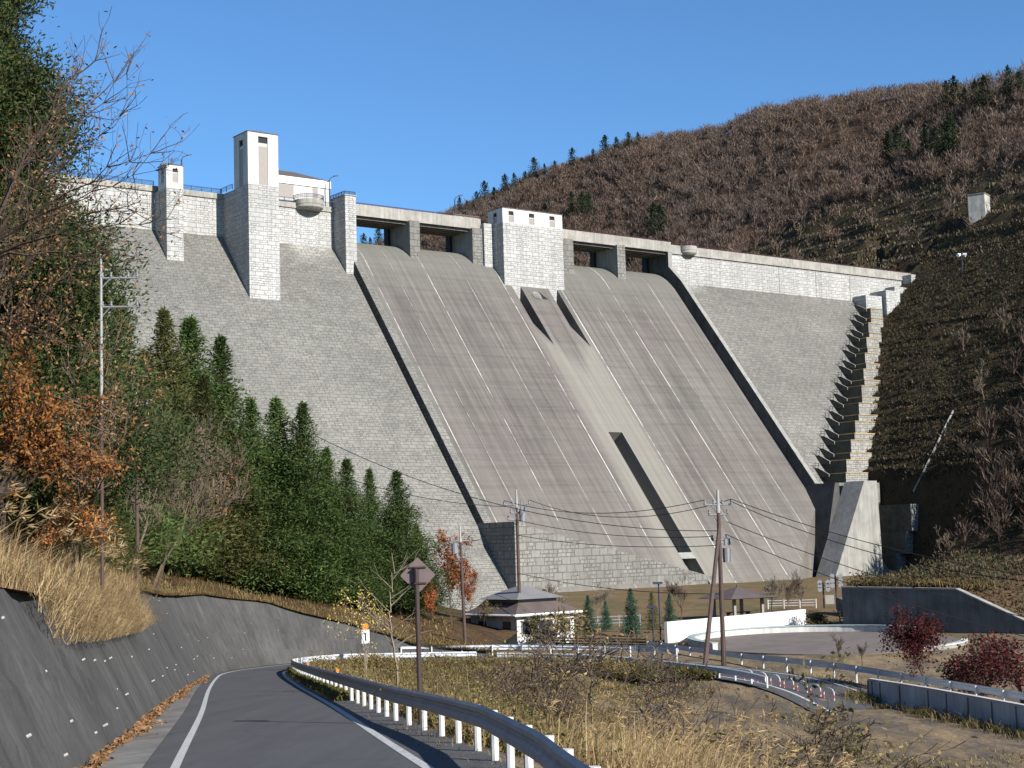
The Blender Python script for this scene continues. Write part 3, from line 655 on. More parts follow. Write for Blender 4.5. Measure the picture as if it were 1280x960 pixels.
def balcony(uc, rad, zb, zt):
    prof = [(rad * .82, zb), (rad * .97, zb + .35), (rad, zb + .5), (rad, zb + 1.0), (rad * 1.03, zb + 1.05), (rad * 1.03, zt)]
    mb = MB(); K = 28; rows = [[(uc + r * math.cos(w), -r * math.sin(w) - .0, z + ZB) for w in np.linspace(-.25, math.pi + .25, K)] for r, z in prof]
    for a, b in zip(rows, rows[1:]):
        for q in range(K - 1): mb.face(a[q], a[q + 1], b[q + 1], b[q])
    mb.face(*rows[0]); mb.face(*[(x, y, z - .3) for x, y, z in rows[-1]]); b = part(mb, 'balcony', m_cap)
    mb = MB(); rg = [(x, y, z) for x, y, z in rows[-1]]
    for hh in (.35, .65, .95): mb.tube([Vector(p) * 1.0 + Vector((0, 0, hh)) for p in rg], .05 if hh < .9 else .07, 5)
    for p in rg[::1]: mb.tube([p, Vector(p) + Vector((0, 0, .95))], .035, 4)
    part(mb, 'railing', m_dkrail if uc < 0 else m_redrail, b)
balcony(-11.6, 3.1, -2.35, -.35); balcony(96.1, 2.35, -2.45, -.35)
# concrete steps climbing the right edge
zc = -60.8; k = 0
while zc < -13:
    dz = 3.1 if k % 2 else 1.7; u = 98.4 + (zc + 1.5 + 58.4) * 1.285 + (1.0 if k % 2 else 0)
    zt = zc + dz; n1 = nf(zt) + 7.6 - 3.5 * smooth01((zt + 45) / 35.0); mb = MB(); ww = 7.8 - 2.6 * smooth01((zt + 52) / 30.0)
    dprism(mb, [(nf(zt) - 1, zt), (n1, zt), (n1, zc - .5), (nf(zc) - 1, zc - .5)], u + .4, u + ww, 0, 2)
    dprism(mb, [(nf(zt + 1.6) - .2, zt + 1.6), (nf(zt + 1.6) + 1.1, zt + 1.6), (nf(zt) + 3.0, zt + .02), (nf(zt) + 3.0, zt - .6), (nf(zt) - .2, zt - .6)], u, u + .35, 1, 2)
    st = part(mb, 'abutment_step', [m_stone_mid, m_conc, m_shade_weedy]); k += 1
    mb = MB(); dbox(mb, u + .3, u + ww, n1 - .25, n1 + .12, zt + .003, zt + .2); dbox(mb, u + .28, u + .6, nf(zt) + 2.6, n1 + .1, zt + .003, zt + .2); part(mb, 'grassy_ledge', m_straw, st)
    mb = MB(); a = Vector((u + .1, -nf(zt + 1.6) - .2, zt + 1.6 + ZB))
    for dn in (0, 1.0): mb.tube([a + Vector((0, -dn, 0)), a + Vector((0, -dn, 1.1))], .06, 5)
    for hh in (.6, 1.1): mb.tube([a + Vector((-.8, -.4, hh)), a + Vector((.3, -.0, hh)), a + Vector((.3, -1.0, hh))], .05, 5)
    part(mb, 'railing', m_dkrail, st); zc = zt
mb = MB()
for u0, u1, n1, z0, z1 in ((157, 163.5, 4.6, -16, -8.7), (164.2, 170, 5.6, -15, -7.0), (170.6, 180, 3.4, -12, -5.2), (178.2, 180.2, 3.2, -9, -1.2), (171.5, 174, 6.4, -13, -9.4)): dbox(mb, u0, u1, -.2, n1, z0, z1)
part(mb, 'abutment_block', m_stone_top)
mb = MB()
for u0, u1, n0, n1, z0, z1 in ((101.5, 106.5, 44, 60.5, -72.4, -66.5), (100.5, 105.5, 44, 59.4, -77.2, -72.39), (99.5, 105, 44, 57.6, -84, -77.19)): dprism(mb, [(n0, z0), (n1, z0), (n1, z1), (n0, z1)], u0, u0 + 3.4, 0, 1)
part(mb, 'abutment_block', [m_stone_mid, m_shade_weedy])
# crest house, lamps, far shed
hs = empty('crest_house', DW(-8.85, -12, -1.2), 'low house with brown hipped roof on the dam crest behind the tall tower', 'house', None, TH)
mb = MB(); L_, W_ = 7.15, 4.0
mb.box(-L_, L_, -W_, W_, -9, 6.2, 0); mb.build('wall', m_conc_w, hs, org=Vector((0, 0, 0)))
mb = MB(); mb.box(-L_ - .25, L_ + .25, -W_ - .25, W_ + .25, 6.2, 7.8); mb.build('fascia', m_white, hs, org=Vector((0, 0, 0)))
mb = MB(); r = [(-L_ - .3, -W_ - .3), (L_ + .3, -W_ - .3), (L_ + .3, W_ + .3), (-L_ - .3, W_ + .3)]
a, b = (-L_ + 3.5, 0, 10.0), (L_ - 6.5, 0, 10.0); z = 7.804
mb.face((*r[0], z), (*r[1], z), b, a); mb.face((*r[2], z), (*r[3], z), a, b); mb.face((*r[1], z), (*r[2], z), b); mb.face((*r[3], z), (*r[0], z), a); mb.face(*[(x, y, z) for x, y in r])
mb.build('roof', m_roof, hs, org=Vector((0, 0, 0)))
for x0, x1, z0, z1, mt in ((-5.4, -1.7, 3.2, 6.0, m_panel), (-5.4, -1.7, 1.0, 2.6, m_glass), (3.0, 4.2, 2.2, 6.0, m_panel)):
    mb = MB(); mb.box(x0, x1, -W_ - .08, -W_ + .02, z0, z1); mb.build('window', mt, hs, org=Vector((0, 0, 0)))
sh = empty('shed', DW(160, -14, -1.0), 'dark low roofed shed behind the right end of the dam crest', 'shed', None, TH)
mb = MB(); mb.box(-9, 9, -4, 4, -4, 1.6); mb.build('wall', m_conc_d, sh, org=Vector((0, 0, 0)))
mb = MB(); mb.prism([(-4.6, 1.6), (4.6, 1.6), (0, 3.6)], -9.6, 9.6, lambda a, p: (a, p[0], p[1])); mb.build('roof', plain('black_roof', (.02, .02, .022)), sh, org=Vector((0, 0, 0)))
lamp_labels = ['slim street lamp on the dam crest between the small turret and the tall tower', 'slim street lamp on the dam crest right of the brown roofed house', 'slim street lamp on the bridge deck left of the gatehouse tower']
for k, (u, hgt) in enumerate(((-37.0, 8.6), (-2.6, 8.3), (30.3, 7.6))):
    L = empty('street_lamp', DW(u, -6.5, -1.2), lamp_labels[k], 'street lamp', 'lamps on the dam crest', TH)
    mb = MB(); mb.tube([(0, 0, 0), (0, 0, hgt * .93)], .13, 6); mb.tube([(0, 0, hgt * .93), (.35, 0, hgt), (1.5, 0, hgt + .5)], .09, 6); mb.build('pole', m_dkrail, L, org=Vector((0, 0, 0)))
    mb = MB(); mb.hexa([(1.2, -.25, hgt + .35), (2.2, -.25, hgt + .6), (2.2, .25, hgt + .6), (1.2, .25, hgt + .35), (1.2, -.2, hgt + .6), (2.1, -.2, hgt + .85), (2.1, .2, hgt + .85), (1.2, .2, hgt + .6)]); mb.build('lamp_head', m_dkrail, L, org=Vector((0, 0, 0)))

# ------------------------------------------------------------------ mountain behind and at the right (strike along n)
nr = np.array([-900, -560, -518, -438, -356, -260, -168, -100, -39, 40, 400]); hr = np.array([70, 78, 87, 112, 123, 118, 108, 97, 83, 82, 92])
def hillz(u, n):
    u = np.asarray(u, float); n = np.asarray(n, float)
    z = -81.5 + .79 * (u - 79)
    far = smooth01((-n) / 90) ; nz = vnoise(u, n, 38, 3) * 5.5 * far + vnoise(u, n, 14, 5) * 1.6 * far
    nz = nz + (1 - far) * vnoise(u, n, 7, 8) * .5 + smooth01((n - 75) / 60) * vnoise(u, n, 25, 4) * 3.0
    z = z + nz; z = z + smooth01((u - 215) / 60) * smooth01((n + 40) / 60) * -0
    cap = np.interp(n, nr, hr) + vnoise(n, u * .2, 23, 1) * 4.0
    dz = z - cap; z = np.where(dz > -12, cap - 12 + 12 * np.tanh((dz + 12) / 14), z)
    ur = 79 + (cap + 81.5) / .79; z = np.where(u > ur + 25, z - (u - ur - 25) * .5, z)
    # stepped benches beside the dam and cut slope above its end
    be = smooth01((n - 2) / 8) * smooth01((96 - n) / 12) * smooth01((u - 96) / 6) * smooth01((190 - u) / 20)
    st = 2.3; fr = (z / st) - np.floor(z / st); z = z * (1 - .8 * be) + .8 * be * (np.floor(z / st) + smooth01((fr - .45) / .5)) * st
    be2 = smooth01((n + 95) / 20) * smooth01((40 - n) / 20) * smooth01((u - 186) / 6) * smooth01((226 - u) / 8); st = 6.0; fr = (z / st) - np.floor(z / st)
    z = z * (1 - .7 * be2) + .7 * be2 * (np.floor(z / st) + smooth01((fr - .5) / .45)) * st
    lift = np.interp(u, [98, 106, 138, 158, 176], [0, 1.6, 3.2, 1.2, -.6]) * smooth01((n + 3) / 4) * smooth01((110 - n) / 30); z = z + lift
    cut = smooth01((n - 30) / 6) * smooth01((84 - n) / 14) * smooth01((106 - u) / 5); z = z * (1 - cut) + cut * np.minimum(z, -82.6)
    flat = smooth01((u - 74) / 12); z = np.where(u < 88, np.maximum(z, -82.6 + 0 * u), z)
    return z
us = np.concatenate([np.arange(66, 200, .8), np.arange(200, 232, 1.2), np.arange(232, 480, 4.0)]); ns = np.concatenate([np.arange(-900, -100, 8.0), np.arange(-100, -4, 3.0), np.arange(-4, 98, 1.0), np.arange(98, 420, 6.0)])
UU, NN = np.meshgrid(us, ns); ZZ = hillz(UU, NN)
behind = (NN < -1) & (UU < 205); ZZ = np.where(behind & (NN > -30), np.minimum(ZZ, -3 + 0 * ZZ), ZZ)
Wd = np.array(O3)[None, None, :] + UU[..., None] * np.array(U3) + NN[..., None] * np.array(N3) + np.stack([0 * ZZ, 0 * ZZ, ZZ], -1)
w = len(us); i = np.arange((len(ns) - 1) * w).reshape(-1, w)[:, :-1].ravel(); Fc = np.stack([i, i + 1, i + w + 1, i + w], 1)
me = bpy.data.meshes.new('mountain'); me.from_pydata(Wd.reshape(-1, 3).tolist(), [], Fc.tolist()); me.materials.append(m_mount); me.materials.append(m_slope)
cu = UU.reshape(-1)[Fc[:, 0]]; cn = NN.reshape(-1)[Fc[:, 0]]
me.polygons.foreach_set('material_index', ((cn > -95) & (cn < 97) & (cu < 226)).astype(np.int32)); me.polygons.foreach_set('use_smooth', [True] * len(Fc))
mo = bpy.data.objects.new('mountain', me); COL.objects.link(mo); mo['kind'] = 'structure'
def hill_pts(n, u0, u1, n0, n1):
    u = RNG.uniform(u0, u1, n); v = RNG.uniform(n0, n1, n); return u, v
def hill_world(u, v):
    z = hillz(u, v); return np.array(O3)[None] + u[:, None] * np.array(U3) + v[:, None] * np.array(N3) + np.stack([0 * z, 0 * z, z], 1)
# bare deciduous wood: thousands of small trees reading as one mass
def tree_template(nt_, spread):
    k = nt_; a = RNG.uniform(0, 6.283, k); rr = np.sqrt(RNG.uniform(0, 1, k)) * .55; hh = RNG.uniform(.25, .75, k)
    C = np.stack([np.cos(a) * rr * .75 * hh, np.sin(a) * rr * .75 * hh, hh], 1)
    D = np.stack([np.cos(a) * spread * (.3 + rr), np.sin(a) * spread * (.3 + rr), np.full(k, 1.0)], 1) + RNG.normal(size=(k, 3)) * .3
    q = leaves(C, D, RNG.uniform(.16, .36, k), RNG.uniform(.018, .038, k))
    t = leaves(np.array([[0, 0, -.05]] * 3), np.array([[.04, 0, 1], [-.06, .03, 1], [0, -.07, 1.]]), [.85, .75, .7], [.045, .04, .03])
    return np.concatenate([q, t])
TT = [tree_template(62, s) for s in (.5, .8, .65, .9, .55, .75)]
def wood(u, v, hmin, hmax, name, mat, keep=None):
    P = hill_world(u, v); V = []
    for p in P:
        t = TT[RNG.integers(len(TT))]; a = RNG.uniform(0, 6.283); h = RNG.uniform(hmin, hmax); ca, sa = math.cos(a), math.sin(a)
        V.append(t @ (np.array([[ca, sa, 0], [-sa, ca, 0], [0, 0, 1]]) * np.array([[1.15], [1.15], [1]])) * h + p)
    o = quads(name, np.concatenate(V), mat, kind='stuff'); return o
u1, v1 = hill_pts(25000, 150, 375, -620, 130); dens = vnoise(u1, v1, 30, 9)
ok = (hillz(u1, v1) > -6) & ~((v1 > -45) & (u1 < 196)) & ~((v1 > -90) & (v1 < 35) & (u1 < 226) & (RNG.uniform(size=len(u1)) > .12)) & (RNG.uniform(size=len(u1)) < .88 + .25 * dens)
# only the part that can be seen over the dam or beside it
W = hill_world(u1, v1); px = 640 + 1980 * W[:, 0] / W[:, 1]; ok &= (px > 380) & (px < 1420)
tag(wood(u1[ok], v1[ok], 2.6, 6.6, 'forest', m_wood_far), 'reddish brown leafless wood covering the mountain', 'forest')
u2, v2 = hill_pts(2600, 84, 180, 50, 200); ok = (hillz(u2, v2) > -76); W = hill_world(u2, v2); px = 640 + 1980 * W[:, 0] / W[:, 1]; ok &= (px < 1400)
ok &= RNG.uniform(size=len(u2)) < np.clip((v2 + u2 * .15 - 82) / 30, 0, 1)
tag(wood(u2[ok], v2[ok], 3.5, 7.5, 'thicket', m_wood_slope), 'brown leafless thicket on the steep slope right of the dam', 'thicket')
# brush and grass on the benches
u3, v3 = hill_pts(34000, 90, 200, -5, 110); W = hill_world(u3, v3); px = 640 + 1980 * W[:, 0] / W[:, 1]
nfz = np.maximum(0, MS * (Z0 - hillz(u3, v3))); lim = np.where(u3 > 186, -5, nfz + np.interp(u3, [100, 150, 186], [7.6, 4.4, 2.0])); ok = (px < 1330) & (v3 > lim); W = W[ok]
V = blades(W, RNG.uniform(.4, 1.5, len(W)), RNG.uniform(.12, .35, len(W)), RNG.uniform(.2, .8, len(W)))
u3, v3 = hill_pts(9000, 186, 232, -100, 45); W = hill_world(u3, v3); V2 = blades(W, RNG.uniform(.5, 1.8, len(W)), RNG.uniform(.2, .5, len(W)), RNG.uniform(.2, .8, len(W)))
u4, v4 = hill_pts(90000, 80, 200, -5, 210); W = hill_world(u4, v4); px = 640 + 1980 * W[:, 0] / W[:, 1]; nfz = np.maximum(0, MS * (Z0 - hillz(u4, v4)))
cl_ = vnoise(u4, v4, 5, 6) + .5 * vnoise(u4, v4, 2.1, 2); ok = (px < 1330) & (v4 > np.where(u4 > 186, -5, nfz + np.interp(u4, [100, 150, 186], [8.6, 5.0, 2.0]))) & (cl_ > -.35) & (hillz(u4, v4) > -81.5); W = W[ok]; n_ = len(W); cl_ = cl_[ok]
V3 = leaves(W + np.array([0, 0, 1.0]) * (RNG.uniform(0, 1.0, n_) * np.clip(.8 + cl_ * 1.6, .4, 2.8))[:, None], rvec(n_) + np.array([0, 0, .5]), RNG.uniform(.3, .8, n_), RNG.uniform(.12, .3, n_))
tag(quads('brush', np.concatenate([V, V3]), m_brush, kind='stuff'), 'dry grass and brush on the stepped slope beside the dam', 'brush')
lines_ = []
for zl_ in np.arange(-70, -14, 4.6):
    vv = RNG.uniform(10, 84, 900); uu = np.full(900, 90.0); zt_ = np.full(900, zl_)
    for _ in range(60): uu = uu + np.clip((zt_ - hillz(uu, vv)) * .5, -2, 2)
    ok_ = (vv > np.maximum(0, MS * (Z0 - zl_)) + 9.5) & (RNG.uniform(size=900) < .55 + .45 * vnoise(vv, vv * 0 + zl_, 6)); lines_.append(np.stack([uu, vv], 1)[ok_])
lines_ = np.concatenate(lines_); Wl = hill_world(lines_[:, 0] + RNG.normal(size=len(lines_)) * .15, lines_[:, 1]); V2 = np.concatenate([V2, blades(Wl, RNG.uniform(.5, 1.3, len(Wl)), RNG.uniform(.25, .5, len(Wl)), RNG.uniform(.4, 1.2, len(Wl)))])
tag(quads('dry_grass', V2, m_bench, kind='stuff'), 'pale brown grass on the cut benches above the end of the dam', 'grass')

# ------------------------------------------------------------------ things on the valley floor
def local(root): ORG[root.name] = Vector((0, 0, 0)); return root
def lbuild(mb, name, mat, root, **k): return mb.build(name, mat, root, org=Vector((0, 0, 0)), **k)
# white house
Bc = Vector((-.8, 147, 0)); du = Vector((.777, .63, 0)); dv = Vector((-.63, .777, 0)); gz = -9.35
h = local(empty('house', Bc + du * 5.3 + dv * 4.8 + Vector((0, 0, gz)), 'low white house with a broad brown hipped roof below the dam', 'house', None, math.atan2(.63, .777)))
h.scale = (.82, .82, .92); mb = MB(); mb.box(-4.3, 4.3, -4.3, 4.3, -.5, 3.0); lbuild(mb, 'wall', m_conc_w, h)
mb = MB(); e = 4.95; r = [(-e, -e), (e, -e), (e, e), (-e, e)]
for q in range(4): a, b = r[q], r[(q + 1) % 4]; a2, b2 = (a[0] * .55, a[1] * .55), (b[0] * .55, b[1] * .55); mb.face((*a, 3.05), (*b, 3.05), (*b2, 4.25), (*a2, 4.25))
mb.face(*[(x, y, 3.0) for x, y in r]); lbuild(mb, 'roof', m_roof, h)
mb = MB(); e = 3.6; r = [(-e, -e), (e, -e), (e, e), (-e, e)]
mb.box(-2.9, 2.9, -2.9, 2.9, 4.0, 4.55)
for q in range(4): mb.face((*r[q], 4.5), (*r[(q + 1) % 4], 4.5), (0, 0, 5.9))
mb.face(*[(x, y, 4.49) for x, y in r]); lbuild(mb, 'upper_roof', plain('grey_roof', (.17, .165, .165), .6, .15, .6), h)
mb = MB(); e = 5.0
for a, b in (((-e, -e), (e, -e)), ((e, -e), (e, e)), ((-e, e), (-e, -e))): mb.tube([(*a, 2.95), (*b, 2.95)], .13, 4)
lbuild(mb, 'fascia', m_white, h)
for x0, x1, z0, z1 in ((-3.6, -2.2, 1.0, 2.3), (-1.0, .9, .1, 2.3), (2.2, 3.6, 1.0, 2.3)):
    mb = MB(); mb.box(x0, x1, -4.36, -4.28, z0, z1); w_ = lbuild(mb, 'window', m_glass, h)
    mb = MB()
    for a, b, c, d in ((x0 - .08, x0, z0 - .08, z1 + .08), (x1, x1 + .08, z0 - .08, z1 + .08), (x0, x1, z0 - .08, z0), (x0, x1, z1, z1 + .08)): mb.box(a, b, -4.4, -4.28, c, d)
    lbuild(mb, 'frame', m_panel, w_)
for y0, y1 in ((-3.2, -1.8), (1.4, 2.8)):
    mb = MB(); mb.box(-4.36, -4.28, y0, y1, 1.0, 2.3); lbuild(mb, 'window', m_glass, h)
# gazebo
g0 = onz(923, 770, -9.2); g = local(empty('gazebo', g0, 'open park shelter with a dark pyramid roof behind the white wall', 'gazebo', None, .5))
mb = MB(); e = 3.5; r = [(-e, -e), (e, -e), (e, e), (-e, e)]
for q in range(4): mb.face((*r[q], 2.15), (*r[(q + 1) % 4], 2.15), (0, 0, 3.4))
mb.face(*[(x, y, 2.1) for x, y in r]); mb.tube([(0, 0, 3.3), (0, 0, 3.7)], .12, 6); lbuild(mb, 'roof', m_roof, g)
for x in (-2, 2):
    for y in (-2, 2):
        mb = MB(); mb.box(x - .16, x + .16, y - .16, y + .16, -.3, 2.1); lbuild(mb, 'post', m_panel, g)
mb = MB(); mb.box(-1.6, 1.6, -.3, .3, .4, .5); mb.box(-1.5, -1.3, -.25, .25, -.1, .4); mb.box(1.3, 1.5, -.25, .25, -.1, .4); lbuild(mb, 'bench', m_wood, g)
# long white wall
a, b = onz(835, 806, -9.55), onz(1008, 784, -9.5); mb = MB(); d = (b - a).normalized(); n = Vector((d.y, -d.x, 0)); n = n * -1 if n.y < 0 else n
for k in range(6):
    p, q = a.lerp(b, k / 6), a.lerp(b, (k + 1) / 6); z0, z1 = -7.45 - .0 * k, 0
    mb.hexa([p + Vector((0, 0, -1)), q + Vector((0, 0, -1)), q + n * .35 + Vector((0, 0, -1)), p + n * .35 + Vector((0, 0, -1))] + [Vector((v.x, v.y, -7.5 - .15 * t)) for v, t in ((p, k / 6), (q, (k + 1) / 6), (q + n * .35, (k + 1) / 6), (p + n * .35, k / 6))])
ww_ = mb.build('garden_wall', concrete('white_rendered_wall', (.68, .67, .64), .85, .5)); tag(ww_, 'long pale plastered wall between the gazebo and the round plaza', 'wall')
# round plaza with low curved walls
pc = Vector((27.0, 142, 0)); prx, pry = 11.5, 15
mb = MB(); K = 48; ring = [(pc.x + prx * math.cos(t), pc.y + pry * math.sin(t)) for t in np.linspace(0, 2 * math.pi, K, endpoint=False)]
pz = float(max(ground_z([pc.x], [pc.y])[0], -9.75) + .1); mb.prism(ring, pz - 1.2, pz, lambda a, p: (p[0], p[1], a)); pl = mb.build('plaza', m_plaza); pl['kind'] = 'structure'
def curved_wall(name, t0, t1, rr, h, th, mat, label, capm=None):
    mb = MB(); T = np.linspace(t0, t1, 30); cp = MB()
    for t, u in zip(T, T[1:]):
        def ringpt(t, s): return (pc.x + (prx + s) * rr * math.cos(t), pc.y + (pry + s) * rr * math.sin(t))
        q = [ringpt(t, 0), ringpt(u, 0), ringpt(u, th), ringpt(t, th)]; mb.hexa([(*p, pz - .6) for p in q] + [(*p, pz + h) for p in q])
        q = [ringpt(t, -.08), ringpt(u, -.08), ringpt(u, th + .08), ringpt(t, th + .08)]; cp.hexa([(*p, pz + h + .003) for p in q] + [(*p, pz + h + .1) for p in q])
    o = mb.build(name, mat); tag(o, label, 'low wall'); cp.build('coping', capm or m_conc_w, o, org=ORG[o.name])
curved_wall('curb_wall', .55, 3.6, 1.0, .55, .5, m_conc_w, 'low curved wall with blue grey coping round the back of the plaza', m_bluegrey)
curved_wall('curb_wall', -1.15, -.35, 1.0, .16, .4, m_conc, 'low white curved kerb along the front of the plaza beside the red maple')
# dark retaining wall with a sloping end, at the foot of the hill
P0, P1, P2 = onz(1052, 735, -5.3), onz(1195, 737.5, -5.5), onz(1252, 787, -9.2); mb = MB()
d = (P1 - P0); d.z = 0; d.normalize(); n = Vector((-d.y, d.x, 0)); n = n if n.x > 0 else -n
n_wall = n.copy(); P2 = P1 + d * ((P2 - P1).dot(d) if (P2 - P1).dot(d) > 6 else 9); P2.z = -9.3; W_C = P2.copy()
for p, q in ((P0, P1), (P1, P2)):
    mb.hexa([Vector((v.x, v.y, -11)) for v in (p, q, q + n * .6, p + n * .6)] + [p, q, q + n * .6, p + n * .6])
dw = mb.build('retaining_wall', concrete('dark_mottled_concrete', (.16, .16, .155), .45, .35)); tag(dw, 'dark concrete retaining wall with a sloping right end at the foot of the hill', 'retaining wall')
mb = MB()
for p, q in ((P0, P1), (P1, P2)):
    z = Vector((0, 0, .004)); z2 = Vector((0, 0, .16)); v = [p - n * .12, q - n * .12, q + n * .65, p + n * .65]; mb.hexa([c + z for c in v] + [c + z2 for c in v])
mb.build('coping', m_conc, dw, org=ORG[dw.name])
mb = MB()   # earth behind that wall
for k in range(12):
    t0, t1 = k / 12, (k + 1) / 12; p, q = P0.lerp(P1, t0), P0.lerp(P1, t1); bk = n * 26
    p, q = p + n * .5, q + n * .5
    mb.face(p - Vector((0, 0, .1)), q - Vector((0, 0, .1)), q + bk + Vector((0, 0, 2.2)), p + bk + Vector((0, 0, 2.2)))
p, q = P1 + n * .5, P2 + n * .5; mb.face(p - Vector((0, 0, .1)), q - Vector((0, 0, .1)), q + n * 26 + Vector((0, 0, 3)), p + n * 26 + Vector((0, 0, 2.2)))
o = mb.build('bank', m_hill); o['kind'] = 'structure'
a, b = onz(1046, 757, -8.6), onz(1108, 775, -9.2); mb = MB(); dd = (b - a); dd.z = 0; dd.normalize(); nn2 = Vector((-dd.y, dd.x, 0))
c = a + (onz(1078, 757, -8.6) - a)
mb.hexa([Vector((v.x, v.y, -11)) for v in (a, b, b + nn2 * .5, a + nn2 * .5)] + [Vector((v.x, v.y, z)) for v, z in ((a, -7.6), (b, -8.9), (b + nn2 * .5, -8.9), (a + nn2 * .5, -7.6))])
tag(mb.build('stone_wall', m_stone_end), 'short stone wing wall sloping down beside the loudspeaker masts', 'wall')

# poles
def utility_pole(base, topz, label, lean=(0, 0), arms=(), grey=.15, r=.17, name='utility_pole', cat='utility pole', group='utility poles', extras=()):
    base = Vector(base); H = topz - base.z; root = local(empty(name, base, label, cat, group))
    lx, ly = lean; P = lambda z: Vector((lx * z / H, ly * z / H, z))
    mb = MB(); mb.tube([P(-.8), P(H * (1 - grey))], [r, r * .75], 8); lbuild(mb, 'shaft', m_pole, root)
    if grey > 0:
        mb = MB(); mb.tube([P(H * (1 - grey)), P(H)], [r * .76, r * .5], 8); lbuild(mb, 'tip', m_poleg, root)
    for z, L, ang, ins in arms:
        mb = MB(); c = P(H * z); ax = Vector((math.cos(ang), math.sin(ang), 0)); mb.tube([c - ax * L, c + ax * L] if L > 0 else [c, c - ax * L * 2], .07 if L > 0 else .035, 5); mb.tube([c - ax * L * .5, c - Vector((0, 0, .7 if L > 0 else .35))], .035 if L > 0 else .02, 4); a_ = lbuild(mb, 'crossarm', m_iron, root)
        for q in np.linspace(-1, 1, ins):
            if abs(q) < .15: continue
            mb = MB(); p = c + ax * L * q * .93 if L > 0 else c - ax * L * (1 + q * .93); k_ = 1 if L > 0 else .5; mb.tube([p, p + Vector((0, 0, .12 * k_)), p + Vector((0, 0, .2 * k_)), p + Vector((0, 0, .38 * k_))], [.05 * k_, .12 * k_, .07 * k_, .10 * k_], 6); lbuild(mb, 'insulator', m_iron, a_)
    for kind, z, ang in extras:
        c = P(H * z); ax = Vector((math.cos(ang), math.sin(ang), 0)); mb = MB()
        if kind == 'can': mb.tube([c + ax * .55 + Vector((0, 0, -.6)), c + ax * .55 + Vector((0, 0, .45))], .32, 10); mb.tube([c, c + ax * .5], .06, 5); lbuild(mb, 'transformer', m_iron, root)
        if kind == 'box':
            for q in (-.35, 0, .35): mb.tube([c + ax * .45 + Vector((q, 0, -.15)), c + ax * .45 + Vector((q, 0, .35))], .13, 6)
            mb.tube([c - ax * .1, c + ax * .6], .07, 5); lbuild(mb, 'switch_gear', m_iron, root)
    return root
b900 = onz(905, 838, -9.75); z900 = at(899, 612, b900.y).z
utility_pole(b900, z900, 'tall brown utility pole in the field carrying most of the cables, beside its leaning strut', (0.1, 0), ((.915, 1.1, .15, 4), (.86, .75, .15, 3), (.72, .6, .2, 3)), .13, .19, extras=(('box', .70, .2), ('can', .64, .2)))
bst = onz(877, 856, -9.95); tst = at(899.5, 655, b900.y)
mb = MB(); mb.tube([Vector(bst) - Vector((0, 0, .6)), tst], [.19, .14], 8); tag(mb.build('strut_pole', m_pole), 'brown pole leaning against the tall utility pole in the field', 'pole')
b648 = onz(651, 803, -9.3); z648 = at(645, 612, b648.y).z
utility_pole(b648, z648, 'brown utility pole standing in front of the white house', (0, 0), ((.90, 1.3, .1, 4), (.845, 1.0, .9, 4), (.80, .9, .1, 3)), .12, .18, extras=(('box', .865, 0), ('can', .83, .3)))
b577 = drop(581, 141, 790); z577 = at(576, 656, b577.y).z
z577 = at(576, 656, b577.y).z; utility_pole(b577, z577, 'dark utility pole beside the orange leaved tree', (-.2, 0), ((.86, .9, .1, 3), (.72, .5, .6, 3)), .15, .16, extras=(('can', .8, 2.8),))
utility_pole(onz(611, 800, -9.3), at(609, 738, onz(611, 800, -9.3).y).z, 'thin grey post at the left corner of the white house', (0, 0), (), .5, .08, cat='post')
pb = drop(128, 53); zt = at(123, 318, 53).z; hp = zt - pb.z; utility_pole(pb, zt, 'pole with white crossarms rising from the trees at the left', (0, 0), (((at(123, 348, 53).z - pb.z) / hp, -.62, .1, 5), ((at(123, 384, 53).z - pb.z) / hp, -.62, .1, 5)), .28, .075)
pb = drop(172, 86); utility_pole(pb, at(168, 490, 86).z, 'short grey tipped pole among the leafless trees', (0, 0), ((.93, .6, .3, 3),), .35, .13)
# cables
def cable(p, q, sag, label, r=.028):
    p, q = Vector(p), Vector(q); pts = [p.lerp(q, t) - Vector((0, 0, sag * 4 * t * (1 - t))) for t in np.linspace(0, 1, 22)]
    mb = MB(); mb.tube(pts, r, 4); tag(mb.build('power_cable', m_cable), label, 'cable', 'overhead cables')
T900 = lambda dx, z: Vector((b900.x + dx + .1 * z, b900.y, b900.z + (z900 - b900.z) * z)); T648 = lambda dx, z: Vector((b648.x + dx, b648.y, b648.z + (z648 - b648.z) * z))
c_ = (('upper cable sagging between the house pole and the field pole', T648(-1.2, .93), T900(-1.0, .945), 1.1), ('second cable hanging just below the upper one between the two tall poles', T648(1.2, .93), T900(1.0, .945), 1.5),
      ('lower thin cable between the house pole and the field pole', T648(0, .80), T900(-.5, .74), .6), ('lowest cable of three between the house pole and the field pole', T648(0, .70), T900(0, .69), .5),
      ('cable low across the front of the basin wall to the field pole', T648(0, .45), T900(0, .42), .5),
      ('cable running up from the field pole over the dam face to the far left', at(395, 545, 128), T900(0, .77), 2.0),
      ('cable from the house pole to the cedars at the left', at(440, 600, 142), T648(-1, .89), .5), ('short cable from the house pole down to the dark pole by the orange tree', T648(0, .80), Vector((b577.x, b577.y, z577 - 1.5)), .5),
      ('upper cable of the pair leaving the field pole to the right hand hill', T900(1.0, .945), at(1300, 722, 100), .6), ('lower cable of the pair leaving the field pole to the right hand hill', T900(.9, .935), at(1300, 728, 100), 1.0),
      ('middle cable from the field pole toward the right hand hill', T900(.6, .82), at(1300, 776, 105), .5), ('lowest cable from the field pole toward the right hand hill', T900(.5, .75), at(1300, 800, 108), .6))
for lb, p, q, s in c_: cable(p, q, s, lb)
